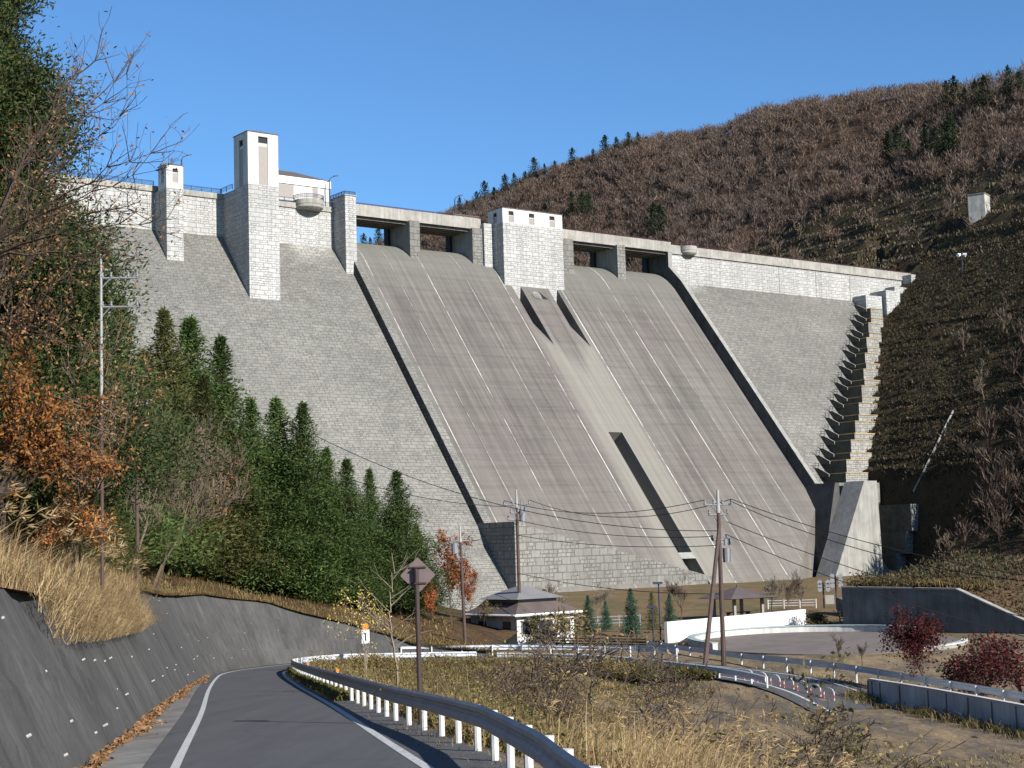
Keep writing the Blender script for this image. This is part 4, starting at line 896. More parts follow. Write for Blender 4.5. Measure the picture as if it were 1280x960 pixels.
# speaker masts, park lamps, map board, signs
def speaker_mast(px, py, top, label):
    b = onz(px, py, -8.8); zt = at(px, top, b.y).z; root = local(empty('speaker_mast', b, label, 'loudspeaker mast', 'loudspeaker masts')); H = zt - b.z
    mb = MB(); mb.tube([(0, 0, -.3), (0, 0, H)], .09, 6); lbuild(mb, 'pole', m_dkrail, root)
    for z in (.98, .84, .68):
        for s in (-1, 1):
            mb = MB(); c = Vector((s * .5, -.1, H * z)); mb.tube([c + Vector((0, .45, 0)), c, c + Vector((0, -.35, 0)), c + Vector((0, -.45, 0))], [.06, .10, .27, .30], 10); mb.tube([c, Vector((0, 0, H * z))], .04, 4); lbuild(mb, 'horn', m_iron, root)
speaker_mast(1030, 757, 727, 'left loudspeaker mast with six grey horns, beside the stone wing wall'); speaker_mast(1046, 759, 719, 'right taller loudspeaker mast with six grey horns, beside the stone wing wall')
b = onz(1037, 757, -8.8); mb = MB(); mb.box(b.x - .55, b.x + .55, b.y - .3, b.y - .2, b.z + .2, b.z + 1.3); tag(mb.build('notice_board', m_panel), 'small blank brown board between the loudspeaker masts', 'board')
def park_lamp(px, py, top, label):
    b = onz(px, py, -9.4); H = at(px, top, b.y).z - b.z; root = local(empty('park_lamp', b, label, 'park lamp', 'park lamps')); mb = MB(); mb.tube([(0, 0, -.2), (0, 0, H)], .08, 6); lbuild(mb, 'pole', m_dkrail, root)
    mb = MB(); mb.box(-.5, .35, -.2, .2, H, H + .2); lbuild(mb, 'lamp_head', m_dkrail, root)
park_lamp(826, 803, 730, 'taller park lamp between the firs and the white wall'); park_lamp(817, 801, 760, 'shorter park lamp left of the tall one by the white wall')
b = onz(1198, 793, -9.7); root = local(empty('map_board', b, 'white map board with a blue green map on two wooden posts', 'map board', None, -.25))
for x in (-1.0, 1.0): mb = MB(); mb.box(x - .1, x + .1, -.1, .1, -.3, 2.35); lbuild(mb, 'post', plain('pale_timber', (.30, .22, .15), .8), root)
mb = MB(); mb.box(-.88, .88, -.05, .05, .75, 1.95); pnl = lbuild(mb, 'panel', m_white, root)
mb = MB(); q = [(-.5, 1.5), (-.2, 1.75), (.1, 1.6), (.35, 1.7), (.45, 1.35), (.2, 1.2), (.25, .95), (-.05, .9), (-.15, 1.2), (-.4, 1.25)]; mb.face(*[(x, -.055, z) for x, z in q]); mb.face(*[(x, .055, z) for x, z in q]); lbuild(mb, 'map', plain('map_blue_green', (.08, .28, .30)), pnl)
b = drop(457, 124, 800); root = local(empty('roadside_sign', b, 'small white sign with an orange round top beside the yellow leaved sapling', 'sign', None, .2)); zt = at(457, 783, b.y).z - b.z
mb = MB(); mb.tube([(0, 0, -.3), (0, 0, zt + .3)], .04, 6); lbuild(mb, 'pole', m_iron, root)
mb = MB(); mb.box(-.3, .3, -.06, -.03, zt - 1.3, zt - .25); pn = lbuild(mb, 'panel', m_white, root)
mb = MB(); mb.box(-.06, .06, -.075, -.063, zt - 1.1, zt - .5); mb.box(-.14, .06, -.075, -.063, zt - .62, zt - .5); lbuild(mb, 'numeral', m_black, pn)
mb = MB(); rg = [(.25 * math.cos(t), .25 * math.sin(t) + zt - .02) for t in np.linspace(0, 2 * math.pi, 16, endpoint=False)]; mb.prism(rg, -.06, -.03, lambda a, p: (p[0], a, p[1])); lbuild(mb, 'disc', m_orange, root)
# diamond warning sign seen from behind
b = drop(526, 40.5, 862); zt = at(519.5, 696.5, b.y).z - b.z; root = local(empty('warning_sign', b + Vector((-.02, 0, 0)), 'diamond road sign seen from its bare brown back on a tall pole behind the guardrail', 'road sign', None, -.12))
mb = MB(); mb.tube([(0, 0, -.6), (-.02, 0, zt - .25)], .062, 10); lbuild(mb, 'pole', m_brown, root)
mb = MB(); c = zt - .46; e = .455; rr_ = .05
pts = []
for ang in (90, 180, 270, 0):
    t = math.radians(ang); pts += [(math.cos(t + k) * rr_ + math.cos(t) * (e - rr_ * 1.3), math.sin(t + k) * rr_ + math.sin(t) * (e - rr_ * 1.3) + c) for k in (-.7, -.25, .25, .7)]
mb.prism(pts, .078, .084, lambda a, p: (p[0], a, p[1])); sp = lbuild(mb, 'plate', m_signback, root)
mb = MB()
for z in (c + .2, c - .2): mb = MB(); mb.box(-.22, .22, .050, .077, z - .02, z + .02); mb.box(-.075, .075, -.075, .0505, z - .0195, z + .0195); lbuild(mb, 'bracket', m_brown, sp)
# barrier hoops along the lower road
for k in range(7):
    t = k / 6; p = onz(936 + 100 * t, 851.5 + 10 * t, -9.55); p.z = height(p.x, p.y)
    root = local(empty('barrier_hoop', p, f"white hoop barrier with red bands, {['first','second','third','fourth','fifth','sixth','last'][k]} from the leaning pole", 'barrier', 'hoop barriers along the lower road', -.95)); w_ = .42
    pts = [(-w_, 0, -.2), (-w_, 0, .5)] + [(-w_ * math.cos(a), 0, .5 + .3 * math.sin(a)) for a in np.linspace(.3, math.pi - .3, 6)] + [(w_, 0, .5), (w_, 0, -.2)]
    mb = MB(); mb.tube(pts, .036, 6); lbuild(mb, 'hoop', m_postw, root)
    mb = MB()
    for x in (-w_, w_): mb = MB(); mb.tube([(x, 0, .18), (x, 0, .38)], .040, 6); lbuild(mb, 'red_band', m_red, root)
# timber fences
def fence(P, label, mat, spacing=2.0, hgt=1.0, name='fence'):
    P = [Vector(p) for p in P]; root = local(empty(name, P[0], label, 'fence')); o = P[0]; mb = MB(); posts = []
    for a, b in zip(P, P[1:]):
        k = max(1, round((b - a).length / spacing)); posts += [a.lerp(b, q / k) - o for q in range(k)]
        for hh in (.35, .65, .95): mb.tube([a - o + Vector((0, 0, hgt * hh)), b - o + Vector((0, 0, hgt * hh))], .06, 5)
    posts.append(P[-1] - o); lbuild(mb, 'rails', mat, root)
    for p in posts: mb = MB(); mb.tube([p - Vector((0, 0, .4)), p + Vector((0, 0, hgt + .1))], .09, 6); lbuild(mb, 'post', mat, root)
def og(px, py, z): p = onz(px, py, z); p.z = height(p.x, p.y); return p
fence([og(1050, 776, -9.3), og(1110, 780, -9.4), og(1190, 789, -9.6), og(1245, 794, -9.7)], 'dark timber fence before the dark retaining wall', m_wood)
fence([og(690, 806, -9.4), og(755, 808, -9.4), og(808, 809.5, -9.4)], 'dark low fence beside the lower road, in front of the small firs', m_wood, 1.8, .8)
fence([og(960, 758, -9.0), og(1020, 757, -9.0)], 'pale post and rail fence behind the gazebo', m_conc_w, 2.2, 1.1)
fence([og(660, 788, -9.3), og(720, 784, -9.3), og(800, 780, -9.3)], 'grey wire fence on the lawn behind the small firs', m_iron, 2.5, 1.2)
# stakes and floodlight
p = gp(213, 712); mb = MB(); mb.box(p.x - .07, p.x + .07, p.y - .03, p.y + .03, p.z - .3, p.z + .95); tag(mb.build('marker_post', m_yellow), 'short yellow marker post on the slope above the far retaining wall', 'marker post')
p = gp(307, 735); mb = MB(); mb.box(p.x - .05, p.x + .05, p.y - .05, p.y + .05, p.z - .3, p.z + .9); tag(mb.build('marker_stake', m_white), 'white stake at the top edge of the far retaining wall', 'stake')
for k, (a, lb) in enumerate(((64, 'small orange reflector on the guardrail near the diamond sign'), (86, 'small orange reflector on the guardrail at the start of the bend'))):
    q = idx(a); p = PR[q]; mb = MB(); mb.tube([(p[0] + .1, p[1], p[2] + .6), (p[0] + .1, p[1], p[2] + .86)], .025, 5); o = mb.build('reflector_post', m_white); tag(o, lb, 'reflector', 'guardrail reflectors')
    mb = MB(); rg = [(p[0] + .1 + .065 * math.cos(t), p[2] + .92 + .065 * math.sin(t)) for t in np.linspace(0, 6.283, 12, endpoint=False)]; mb.prism(rg, p[1] - .02, p[1] + .02, lambda a_, c: (c[0], a_, c[1])); mb.build('reflector', m_orange, o, org=ORG[o.name])
p = DW(178.0, 20.6, hillz([178.], [20.6])[0]); root = local(empty('floodlight_mast', p, 'white twin floodlight on a thin mast on the slope right of the dam', 'floodlight'))
mb = MB(); mb.tube([(0, 0, -1), (0, 0, 5.5)], .12, 6); lbuild(mb, 'pole', m_dkrail, root)
for s in (-1, 1): mb = MB(); mb.tube([(s * .3, 0, 5.8), (s * 1.1, -.3, 5.5)], [.3, .6], 8); lbuild(mb, 'lamp_head', m_white, root)
p = DW(205.2, 7.4, hillz([205.2], [7.4])[0]); root = local(empty('concrete_tower', p, 'squat pale concrete block on the terraced slope high at the right', 'concrete block', None, TH + .35))
mb = MB(); mb.box(-2.6, 2.6, -2.4, 2.4, -3, 5.6); lbuild(mb, 'body', concrete('weathered_pale_concrete', (.42, .40, .36), .6, .4), root)
mb = MB(); mb.box(-2.75, 2.75, -2.55, 2.55, 5.605, 5.9); lbuild(mb, 'cap', m_conc_d, root)

# ------------------------------------------------------------------ plants
def cedar_crown(H, Rr, nbr, cl, L, W, t0=.05, droop=.25, power=.85, lump=.18):
    C = []; D = []; g = RNG.uniform(0, 6)
    for k in range(nbr):
        t = t0 + (1 - t0) * (k / nbr) ** 1.05; ln = Rr * ((1 - t) ** power) * RNG.uniform(.55, 1.15) * (1 + .22 * math.sin(t * 31 + g)) + .012 * Rr; a = g + k * 2.39996 + RNG.normal() * .3
        m = max(2, int(ln * 3.2 / (L / .45))); s = np.linspace(.22, 1, m) * ln; up = .35 - droop * 1.6 * (1 - t)
        o = np.array([math.cos(a), math.sin(a), 0]); P = o[None] * s[:, None] + np.array([0, 0, 1.0])[None] * (t * H + up * s * .5 - droop * .25 * s * s / max(ln, .3))[:, None]
        P = np.repeat(P, cl, 0) + RNG.normal(size=(m * cl, 3)) * lump * (1 + .25 * ln) * min(1, .25 + (1 - t) * 3.5)
        C.append(P); D.append(o[None] * .55 + RNG.normal(size=(m * cl, 3)) * .55 + np.array([0, 0, .28]))
    C.append(np.stack([RNG.normal(size=40) * .04, RNG.normal(size=40) * .04, H * RNG.uniform(.93, 1.01, 40)], 1)); D.append(RNG.normal(size=(40, 3)) * .35 + np.array([0, 0, .9]))
    C = np.concatenate(C); D = np.concatenate(D); n = len(C); return leaves(C, D, RNG.uniform(.6, 1.25, n) * L, RNG.uniform(.7, 1.3, n) * W)
def seg_quads(S, sides=3):     # S: rows p0(3) p1(3) r0 r1
    S = np.asarray(S, float); p0, p1, r0, r1 = S[:, :3], S[:, 3:6], S[:, 6:7], S[:, 7:8]; d = unit(p1 - p0)
    a = unit(np.cross(d, np.where(np.abs(d[:, 2:3]) > .9, np.array([[1., 0, 0]]), np.array([[0, 0, 1.]])))); b = np.cross(d, a); out = []
    for k in range(sides):
        t, u = 2 * math.pi * k / sides, 2 * math.pi * (k + 1) / sides; e = a * math.cos(t) + b * math.sin(t); f = a * math.cos(u) + b * math.sin(u)
        out.append(np.stack([p0 + e * r0, p0 + f * r0, p1 + f * r1, p1 + e * r1], 1))
    return np.concatenate(out)
def grow(S, T, p, d, L, r, lev, rng, spread=.6, upb=.15, kids=4, rmin=.008):
    n = 4; q = np.array(p, float); d = unit(np.array(d, float)); pts = [q]; 
    for k in range(n):
        d = unit(d + rng.normal(size=3) * .10 + np.array([0, 0, upb * .35])); r1 = max(rmin, r * (1 - .55 / n)); q2 = q + d * L / n; S.append([*q, *q2, r, r1]); q, r = q2, r1; pts.append(q)
    if lev <= 0: T.append((q, d)); return
    for k in range(kids):
        f = rng.uniform(.3, 1.0) if k else 1.0; i = min(n, int(f * n) + 1); b = pts[i - 1] + (pts[min(i, n)] - pts[i - 1]) * ((f * n) % 1 if i <= n and f < 1 else 1)
        dd = unit(d + rng.normal(size=3) * spread + np.array([0, 0, upb])); grow(S, T, b, dd, L * rng.uniform(.5, .78), r * rng.uniform(.5, .75), lev - 1, rng, spread, upb, kids, rmin)
def bare_parts(H, lev=4, spread=.55, upb=.2, kids=4, r=.12, seed=0, lean=(0, 0), rmin=.009):
    rng = np.random.default_rng(seed); S = []; T = []; grow(S, T, (0, 0, -.2), (lean[0], lean[1], 1), H * .42, r, lev, rng, spread, upb, kids, rmin); return np.array(S), T
def tree(name, loc, label, cat='tree', group=None, segs=None, bark=None, crown=None, cmat=None, scale=1, rz=0, sides=3, cname='crown', tname='trunk'):
    root = empty(name, loc, label, cat, group, rz); ORG[root.name] = Vector((0, 0, 0)); root.scale = (scale,) * 3 if not isinstance(scale, tuple) else scale
    z = Vector((0, 0, 0))
    if segs is not None: quads(tname, seg_quads(segs, sides), bark, root, z)
    if crown is not None: quads(cname, crown, cmat, root, z)
    return root
def trunk_segs(H, r): return [[0, 0, -.5 + k * H / 6, 0, 0, -.5 + (k + 1) * H / 6, r * (1 - k / 6.6), r * (1 - (k + 1) / 6.6)] for k in range(6)]
ordn = ['first', 'second', 'third', 'fourth', 'fifth', 'sixth', 'seventh', 'eighth', 'ninth', 'tenth', 'eleventh', 'twelfth', 'thirteenth', 'fourteenth', 'fifteenth', 'sixteenth']
protos = []
for k in range(4):
    protos.append((cedar_crown(16, [4.5, 5.0, 4.1, 4.8][k], 330, 13, .32, .085, [.08, .12, .06, .10][k], [.32, .4, .28, .36][k], 1.12, .22), m_cedar if k != 3 else m_cedar_o))
cedars = [(522, 655, 152, 1), (497, 589, 149, 1), (463, 586, 148, 2), (434, 574, 146, 0), (409, 560, 145, 2), (379, 504, 144, 1), (346, 498, 146, 0), (314, 498, 144, 1), (291, 540, 142, 3), (276, 421, 152, 2), (254, 470, 141, 3), (238, 398, 150, 0), (206, 388, 146, 3), (181, 440, 134, 3), (150, 372, 127, 2), (118, 430, 110, 3)]
groot = {}
def place_tree(px, py, d, proto, H0, key, trunk_r, label, cat, group, name, basepy=750, wide=1.0, bark=m_barkd):
    b = drop(px, d, basepy); hh = max(2.0, at(px, py, d).z - b.z); s = hh / H0; x = at(px, py + 60, d).x
    loc = Vector((x, b.y, b.z - .1))
    if key in groot:
        r = copy_tree(groot[key]); r.location = loc
    else:
        r = tree(name, loc, label, cat, group, trunk_segs(H0 * .96, trunk_r), bark, proto[0], proto[1], sides=6); groot[key] = r
    r.scale = (s * wide, s * wide, s); r.rotation_euler = (0, 0, RNG.uniform(0, 6.28)); tag(r, label, cat, group); return r
for k, (px, py, d, q) in enumerate(cedars):
    place_tree(px, py, d, protos[q], 16, ('c', q), .22, f"{'olive tinged' if q == 3 else 'dark green'} cedar, {ordn[k]} from the right in the row before the dam's left face", 'tree', 'cedars at the foot of the left hillside', 'cedar_tree', wide=[1.3, 1.5, 1.2, 1.45, 1.3][k % 5])
for k, (px, py, d, lb) in enumerate(((70, 330, 96, 'tall cedar in deep shade behind the orange oak at the left'), (10, 430, 84, 'lower cedar behind the orange oak, close to the left edge'), (36, 520, 66, 'small dark cedar beneath the orange leaves at the left'), (120, 560, 84, 'small dark cedar at the top of the straw covered bank'), (215, 590, 137, 'small cedar in the shade of the leafless trees'))):
    place_tree(px, py, d, protos[k % 4], 16, ('c', k % 4), .22, lb, 'tree', 'cedars in the shade at the left', 'cedar_tree', wide=1.35)
b = drop(-66, 60, 700); H = at(-66, -330, 60).z - b.z
tree('cedar_tree', b, 'giant cedar filling the left edge from the bank to the sky', 'tree', None, trunk_segs(H * .97, .45), m_barkd, cedar_crown(H, 8.3, 660, 50, .24, .075, .05, .25, 1.05, .25), m_cedar_dk, sides=8)
# oak with orange leaves, long leafless boughs with a few withered leaves (both at the left, in front of the giant cedar)
def bough_tree(name, base, targets, label, bark, leafn, lmat, L, W, spread, seed, r0=.10, twigs=3, tl=1.5, cl=1, up=.1, fork=None):
    rng = np.random.default_rng(seed); S = []; T = []; base = Vector(base); root = empty(name, base, label, 'tree'); ORG[root.name] = Vector((0, 0, 0)); crotch = Vector((0, 0, 2.2)) if fork is None else Vector(fork) - base; S.append([0, 0, -.4, *crotch, r0, r0 * .85])
    Lc = []
    for t in targets:
        e = Vector(t) - base; a = crotch.copy(); n = 9; prev = a; m = crotch.lerp(e, .5) + Vector((rng.normal() * .3, rng.normal() * .3, .5 + up * e.length * .3))
        for k in range(1, n + 1):
            f = k / n; p = crotch * (1 - f) ** 2 + m * 2 * f * (1 - f) + e * f * f + Vector(rng.normal(size=3) * .06); ra = max(.008, r0 * .5 * (1 - f) + .01); rb = max(.007, r0 * .5 * (1 - (k + 1) / n) + .008)
            S.append([*prev, *p, ra, rb]); d = (p - prev).normalized()
            if f > .3:
                for _ in range(twigs):
                    dd = np.array(d) * .8 + rng.normal(size=3) * spread + np.array([0, 0, up]); grow(S, T, np.array(p), dd, tl * rng.uniform(.4, 1.0), .016, 1, rng, .5, .12, 3, .006)
            prev = p
    quads('trunk', seg_quads(S), bark, root, Vector((0, 0, 0)))
    if leafn and T:
        P = np.array([t[0] for t in T]); Dn = np.array([t[1] for t in T]); i = rng.integers(0, len(P), leafn); C = P[i] - Dn[i] * rng.uniform(0, .5, (leafn, 1)) + rng.normal(size=(leafn, 3)) * .10
        quads('crown', leaves(C, Dn[i] * .3 + rng.normal(size=(leafn, 3)) * .8 + np.array([0, 0, -.35]), rng.uniform(.7, 1.3, leafn) * L, rng.uniform(.7, 1.2, leafn) * W), lmat, root, Vector((0, 0, 0)))
    return root
b = drop(-40, 41, 720)
bough_tree('bare_tree', b, [at(px, py, d) for px, py, d in ((160, 88, 40), (118, 72, 41), (188, 190, 40), (200, 285, 39), (196, 215, 40), (120, 120, 42), (150, 150, 39), (90, 100, 43), (160, 255, 40), (140, 330, 41))], 'leafless tree with long boughs and a few withered leaves against the sky', m_bark, 620, m_tan_leaf, .12, .06, .5, 3, .075, 3, 1.0, 1, .04, at(-30, 330, 41))
bough_tree('bare_tree', drop(20, 46, 720), [at(px, py, d) for px, py, d in ((40, 180, 46), (62, 300, 45), (25, 300, 47), (85, 350, 45), (75, 410, 44), (105, 430, 47), (40, 400, 46), (10, 250, 47), (70, 240, 46))], 'twiggy tree with withered brown leaves in front of the giant cedar', m_bark, 1700, m_tan_leaf, .12, .06, .6, 3, .08, 3, .9, 1, .08, at(-25, 440, 46))
bough_tree('oak_tree', drop(-10, 43, 720), [at(px, py, d) for px, py, d in ((20, 470, 43), (60, 505, 42.5), (100, 515, 43), (120, 580, 42), (90, 590, 42), (30, 450, 44), (55, 530, 43), (105, 570, 43), (15, 490, 42))], 'oak with glowing orange leaves at the left, above the straw', m_bark, 4200, m_orange_leaf, .145, .072, .45, 5, .13, 2, .75)
bough_tree('shrub', drop(100, 54, 720), [at(px, py, d) for px, py, d in ((105, 440, 47), (140, 430, 48), (155, 480, 47), (122, 500, 46), (165, 530, 47), (100, 560, 46), (185, 470, 48))], 'shrub with withered brown leaves in front of the pole with white crossarms', m_barkm, 1300, m_tan_leaf, .13, .06, .6, 5, .05, 3, .9)
bough_tree('oak_shrub', drop(92, 52, 720), [at(px, py, d) for px, py, d in ((70, 660, 52), (110, 650, 52), (130, 665, 51), (90, 640, 53), (55, 680, 52))], 'rusty orange shrub on top of the straw covered bank', m_bark, 2200, m_orange_leaf, .125, .062, .7, 6, .08, 3, .6)
bough_tree('shrub', drop(280, 139, 720), [at(px, py, d) for px, py, d in ((255, 575, 138), (285, 585, 138), (262, 610, 138), (272, 570, 139))], 'small tree with a tuft of pale orange leaves before the cedars', m_bark, 700, m_tan_leaf, .34, .17, .6, 9, .08, 3, 1.2)
bp = [bare_parts(9, 5, .42, .2, 4, .09, 11 + k, (.35, -.05), .013)[0] for k in range(3)]
for k, (px, py, d, s, lb) in enumerate(((150, 430, 84, 1.05, 'leafless tree leaning right beside the pole with white crossarms'), (185, 460, 92, .95, 'leafless tree with fine grey twigs above the yellow marker post'), (215, 455, 104, 1.1, 'leafless tree behind the short grey tipped pole'), (265, 480, 139, 1.0, 'leafless tree in front of the olive cedars'), (240, 560, 134, .8, 'low leafless tree near the tuft of pale orange leaves'), (60, 420, 58, .9, 'leafless tree tangled with the orange oak'), (225, 500, 100, 1, 'leafless tree in front of the tall olive cedar'))):
    b = drop(px - 30, d); tree('bare_tree', b, lb, 'tree', 'leafless trees on the left hillside', bp[k % 3], m_barkm, scale=max(.5, (at(px, py, d).z - b.z) / 11.5), rz=RNG.uniform(-.4, .4))
# saplings beside the road
S, T = bare_parts(6.4, 3, .6, .3, 4, .055, 31, (-.05, 0), .007); P = np.array([t[0] for t in T]); n = 420; i = RNG.integers(0, len(P), n)
b = drop(460, 112, 800); q = leaves(P[i] + RNG.normal(size=(n, 3)) * .25, RNG.normal(size=(n, 3)) + np.array([0, 0, -.5]), RNG.uniform(.09, .15, n), RNG.uniform(.06, .10, n))
tree('sapling', b, 'slender sapling with small yellow leaves at the road bend', 'sapling', None, S, m_barkp, q, m_yellow_leaf, scale=(at(452, 695, 112).z - b.z) / 6.6)
rng = np.random.default_rng(5); S = []; T = []; b = drop(494, 66, 860); Hs = at(484, 685, 66).z - b.z
S += [[.12 * math.sin(k), 0, Hs * k / 8 - .2, .12 * math.sin(k + 1) - .02 * k, 0, Hs * (k + 1) / 8 - .2, .055 - .005 * k, .055 - .005 * (k + 1)] for k in range(8)]
for k in range(14):
    h = rng.uniform(.3, .85); a = rng.uniform(-.5, .5) + (0 if k % 2 else math.pi); grow(S, T, (.12 * math.sin(h * 8), 0, Hs * h), (math.cos(a), math.sin(a) * .6, rng.uniform(.5, 1.0)), rng.uniform(.9, 1.9) * (1.15 - h * .6), .022, 1, rng, .35, .12, 3, .006)
tree('sapling', b, 'leafless pale sapling left of the diamond sign', 'sapling', None, S, m_barkp, sides=4)
# rust coloured tree and trees on the lawn below the dam
S, T = bare_parts(8, 4, .36, .35, 4, .10, 41, (0, 0), .01); P = np.array([t[0] for t in T]); n = 2600; i = RNG.integers(0, len(P), n); b = drop(566, 150, 800)
q = leaves(P[i] + RNG.normal(size=(n, 3)) * .2, RNG.normal(size=(n, 3)) + np.array([0, 0, -.3]), RNG.uniform(.2, .34, n), RNG.uniform(.1, .18, n))
tree('deciduous_tree', b, 'slender tree with rust orange leaves in front of the dam', 'tree', None, S, m_bark, q, m_rust_leaf, scale=(at(563, 668, 150).z - b.z) / 9.0)
b = drop(588, 156, 800); tree('deciduous_tree', b, 'bushy rust brown tree right of the dark utility pole', 'tree', None, S, m_bark, q, m_rust_leaf, scale=(at(590, 715, 156).z - b.z) / 9.0, rz=2.2); 
b = drop(540, 146, 800); tree('deciduous_tree', b, 'low rust red tree behind the diamond sign', 'tree', None, S, m_bark, q, m_rust_leaf, scale=(at(540, 735, 146).z - b.z) / 8.2, rz=4)
lb_ = [bare_parts(7, 5, .5, .26, 4, .13, 51 + k, (0, 0), .016)[0] for k in range(3)]
for k, (px, top, base, z, lb, bark) in enumerate(((852, 706, 774, -9.2, 'leafless tree with a rounded crown before the basin wall', m_bark), (966, 702, 768, -9.1, 'leafless tree right of the gazebo', m_barkp), (1001, 706, 760, -9.0, 'reddish leafless tree near the pale fence', m_bark), (748, 716, 778, -9.2, 'faint leafless tree before the block wall', m_barkp), (690, 700, 800, -9.35, 'pale leafless tree in front of the white house roof', m_barkp), (985, 714, 764, -9.1, 'dark leafless tree between two others beyond the gazebo', m_bark), (1140, 742, 787, -9.5, 'leafless tree against the dark retaining wall', m_barkp), (1226, 735, 788, -9.6, 'leafless shrub at the sloping end of the dark wall', m_bark), (1050, 786, 826, -9.6, 'small two stemmed leafless tree at the edge of the plaza', m_bark), (1078, 796, 830, -9.6, 'low twiggy bush at the edge of the plaza', m_bark))):
    b = onz(px, base, z); b.z = height(b.x, b.y); hh = at(px, top, b.y).z - b.z
    tree('bare_tree', b, lb, 'tree', 'leafless trees on the valley floor', lb_[k % 3], bark, scale=hh / 8.6, rz=k * 1.3)
firq = (cedar_crown(5, 1.35, 120, 10, .20, .07, .06, .12, .9, .10), m_fir); fir2 = (cedar_crown(5, 1.3, 90, 8, .22, .07, .1, .12, .9, .12), m_cedar_o)
for px, top, base, q, lb in ((736, 745, 792, 0, 'small blue green fir nearest the white house'), (758, 752, 788, 0, 'shortest blue green fir, between two taller firs'), (790, 737, 794, 0, 'tallest blue green fir, standing clear before the block wall'), (838, 743, 786, 0, 'small fir just left of the long white wall'), (681, 738, 796, 1, 'olive green conifer shading the front of the white house'), (816, 742, 790, 1, 'thin olive fir behind the park lamps')):
    b = onz(px, base, -9.4); b.z = height(b.x, b.y); hh = at(px, top, b.y).z - b.z; key = ('f', q); loc = b
    if key in groot: r = copy_tree(groot[key]); r.location = loc
    else: r = tree('fir_tree', loc, lb, 'tree', 'young firs on the lawn', trunk_segs(4.8, .08), m_barkd, (firq, fir2)[q][0], (firq, fir2)[q][1], sides=5); groot[key] = r
    r.scale = (hh / 5,) * 3; r.rotation_euler = (0, 0, RNG.uniform(0, 6)); tag(r, lb)
def leafy_bush(name, px, top, base, z, lb, mat, n, L, lev=4, spread=.7, upb=.12, seed=1, H0=4, r=.08, group=None, cat='tree', bark=None, wide=1):
    S, T = bare_parts(H0, lev, spread, upb, 4, r, seed, (0, 0), .008); P = np.array([t[0] for t in T]); i = RNG.integers(0, len(P), n)
    q = leaves(P[i] + RNG.normal(size=(n, 3)) * .18, RNG.normal(size=(n, 3)) + np.array([0, 0, -.2]), RNG.uniform(.7, 1.3, n) * L, RNG.uniform(.35, .6, n) * L)
    b = onz(px, base, z); b.z = height(b.x, b.y); hh = at(px, top, b.y).z - b.z; s = hh / np.percentile(P[:, 2], 97)
    return tree(name, b, lb, cat, group, S, bark or m_bark, q, mat, scale=(s * wide, s * wide, s), rz=seed)
leafy_bush('maple_tree', 1162, 770, 856, -9.7, 'crimson leaved maple behind the silvery guardrail', m_maple, 4600, .13, seed=61, spread=.75, wide=.95)
leafy_bush('shrub', 1240, 800, 850, -9.6, 'dark red spreading shrub right of the crimson maple', m_maple, 2400, .12, seed=62, H0=3, spread=.9, wide=1.2, cat='shrub')
leafy_bush('shrub', 1205, 826, 858, -9.6, 'low dark red bush at the foot of the crimson maple', m_maple, 1300, .12, seed=63, H0=3, spread=.9, wide=1.1, cat='shrub')
leafy_bush('shrub', 1278, 806, 862, -9.6, 'dark red bush cut by the right edge of the photo', m_maple, 1700, .12, seed=64, H0=3, spread=.9, wide=1.4, cat='shrub')
leafy_bush('shrub', 606, 752, 806, -9.4, 'tall brown shrub at the left side of the white house', m_weed, 700, .2, seed=66, H0=4, spread=.6, cat='shrub')
leafy_bush('shrub', 704, 766, 806, -9.4, 'olive brown shrub hiding the right half of the white house', m_weed, 900, .2, seed=67, H0=3, spread=.8, wide=1.3, cat='shrub')
leafy_bush('shrub', 660, 770, 806, -9.4, 'small green brown shrub in front of the house pole', m_olive, 700, .2, seed=68, H0=3, spread=.7, cat='shrub')
leafy_bush('shrub', 1020, 768, 784, -9.3, 'clipped olive hedge bush at the end of the white wall', m_olive, 1500, .16, seed=65, H0=2, spread=.9, wide=1.8, cat='shrub')
def bank_bush(px, d, top, lb, mat, n, L, seed, wide=1.2, lev=4, bark=None, H0=3, spread=.75):
    b = drop(px, d, 850); S, T = bare_parts(H0, lev, spread, .12, 4, .03, seed, (0, 0), .006); P = np.array([t[0] for t in T]); i = RNG.integers(0, len(P), max(1, n))
    q = leaves(P[i] + RNG.normal(size=(len(i), 3)) * .12, RNG.normal(size=(len(i), 3)) + np.array([0, 0, -.3]), RNG.uniform(.7, 1.3, len(i)) * L, RNG.uniform(.4, .6, len(i)) * L)
    s = (at(px, top, d).z - b.z) / np.percentile(P[:, 2], 97)
    return tree('shrub', b, lb, 'shrub', 'shrubs on the weedy bank', S, bark or m_bark, q, mat, scale=(s * wide, s * wide, s), rz=seed * 1.1)
bank_bush(735, 74, 782, 'tangled dark twiggy shrub on the bank before the lower road', m_weed, 260, .07, 71, 1.6)
bank_bush(700, 80, 794, 'brown leafed shrub left of the tangled dark shrub', m_weed, 300, .07, 72, 1.6)
bank_bush(790, 66, 812, 'reddish twigged shrub above the tan grass', m_tan_leaf, 120, .07, 73, 1.3)
for k, (px, d, top, lb) in enumerate(((560, 62, 842, 'small twiggy shrub just right of the sign pole'), (610, 72, 822, 'brown twiggy shrub midway along the weedy bank'), (655, 66, 812, 'grey twiggy shrub on the crest of the weedy bank'), (830, 60, 838, 'leaning twiggy shrub above the straw at the edge of the field'), (470, 84, 838, 'low shrub between the two saplings'), (690, 52, 850, 'twiggy shrub beside the near end of the guardrail'))):
    bank_bush(px, d, top, lb, m_weed, 160, .07, 90 + k, 1.3)
bank_bush(1035, 52, 818, 'thin sapling with scattered olive leaves in the field foreground', m_olive, 260, .17, 74, .8, 3, H0=4, spread=.45)
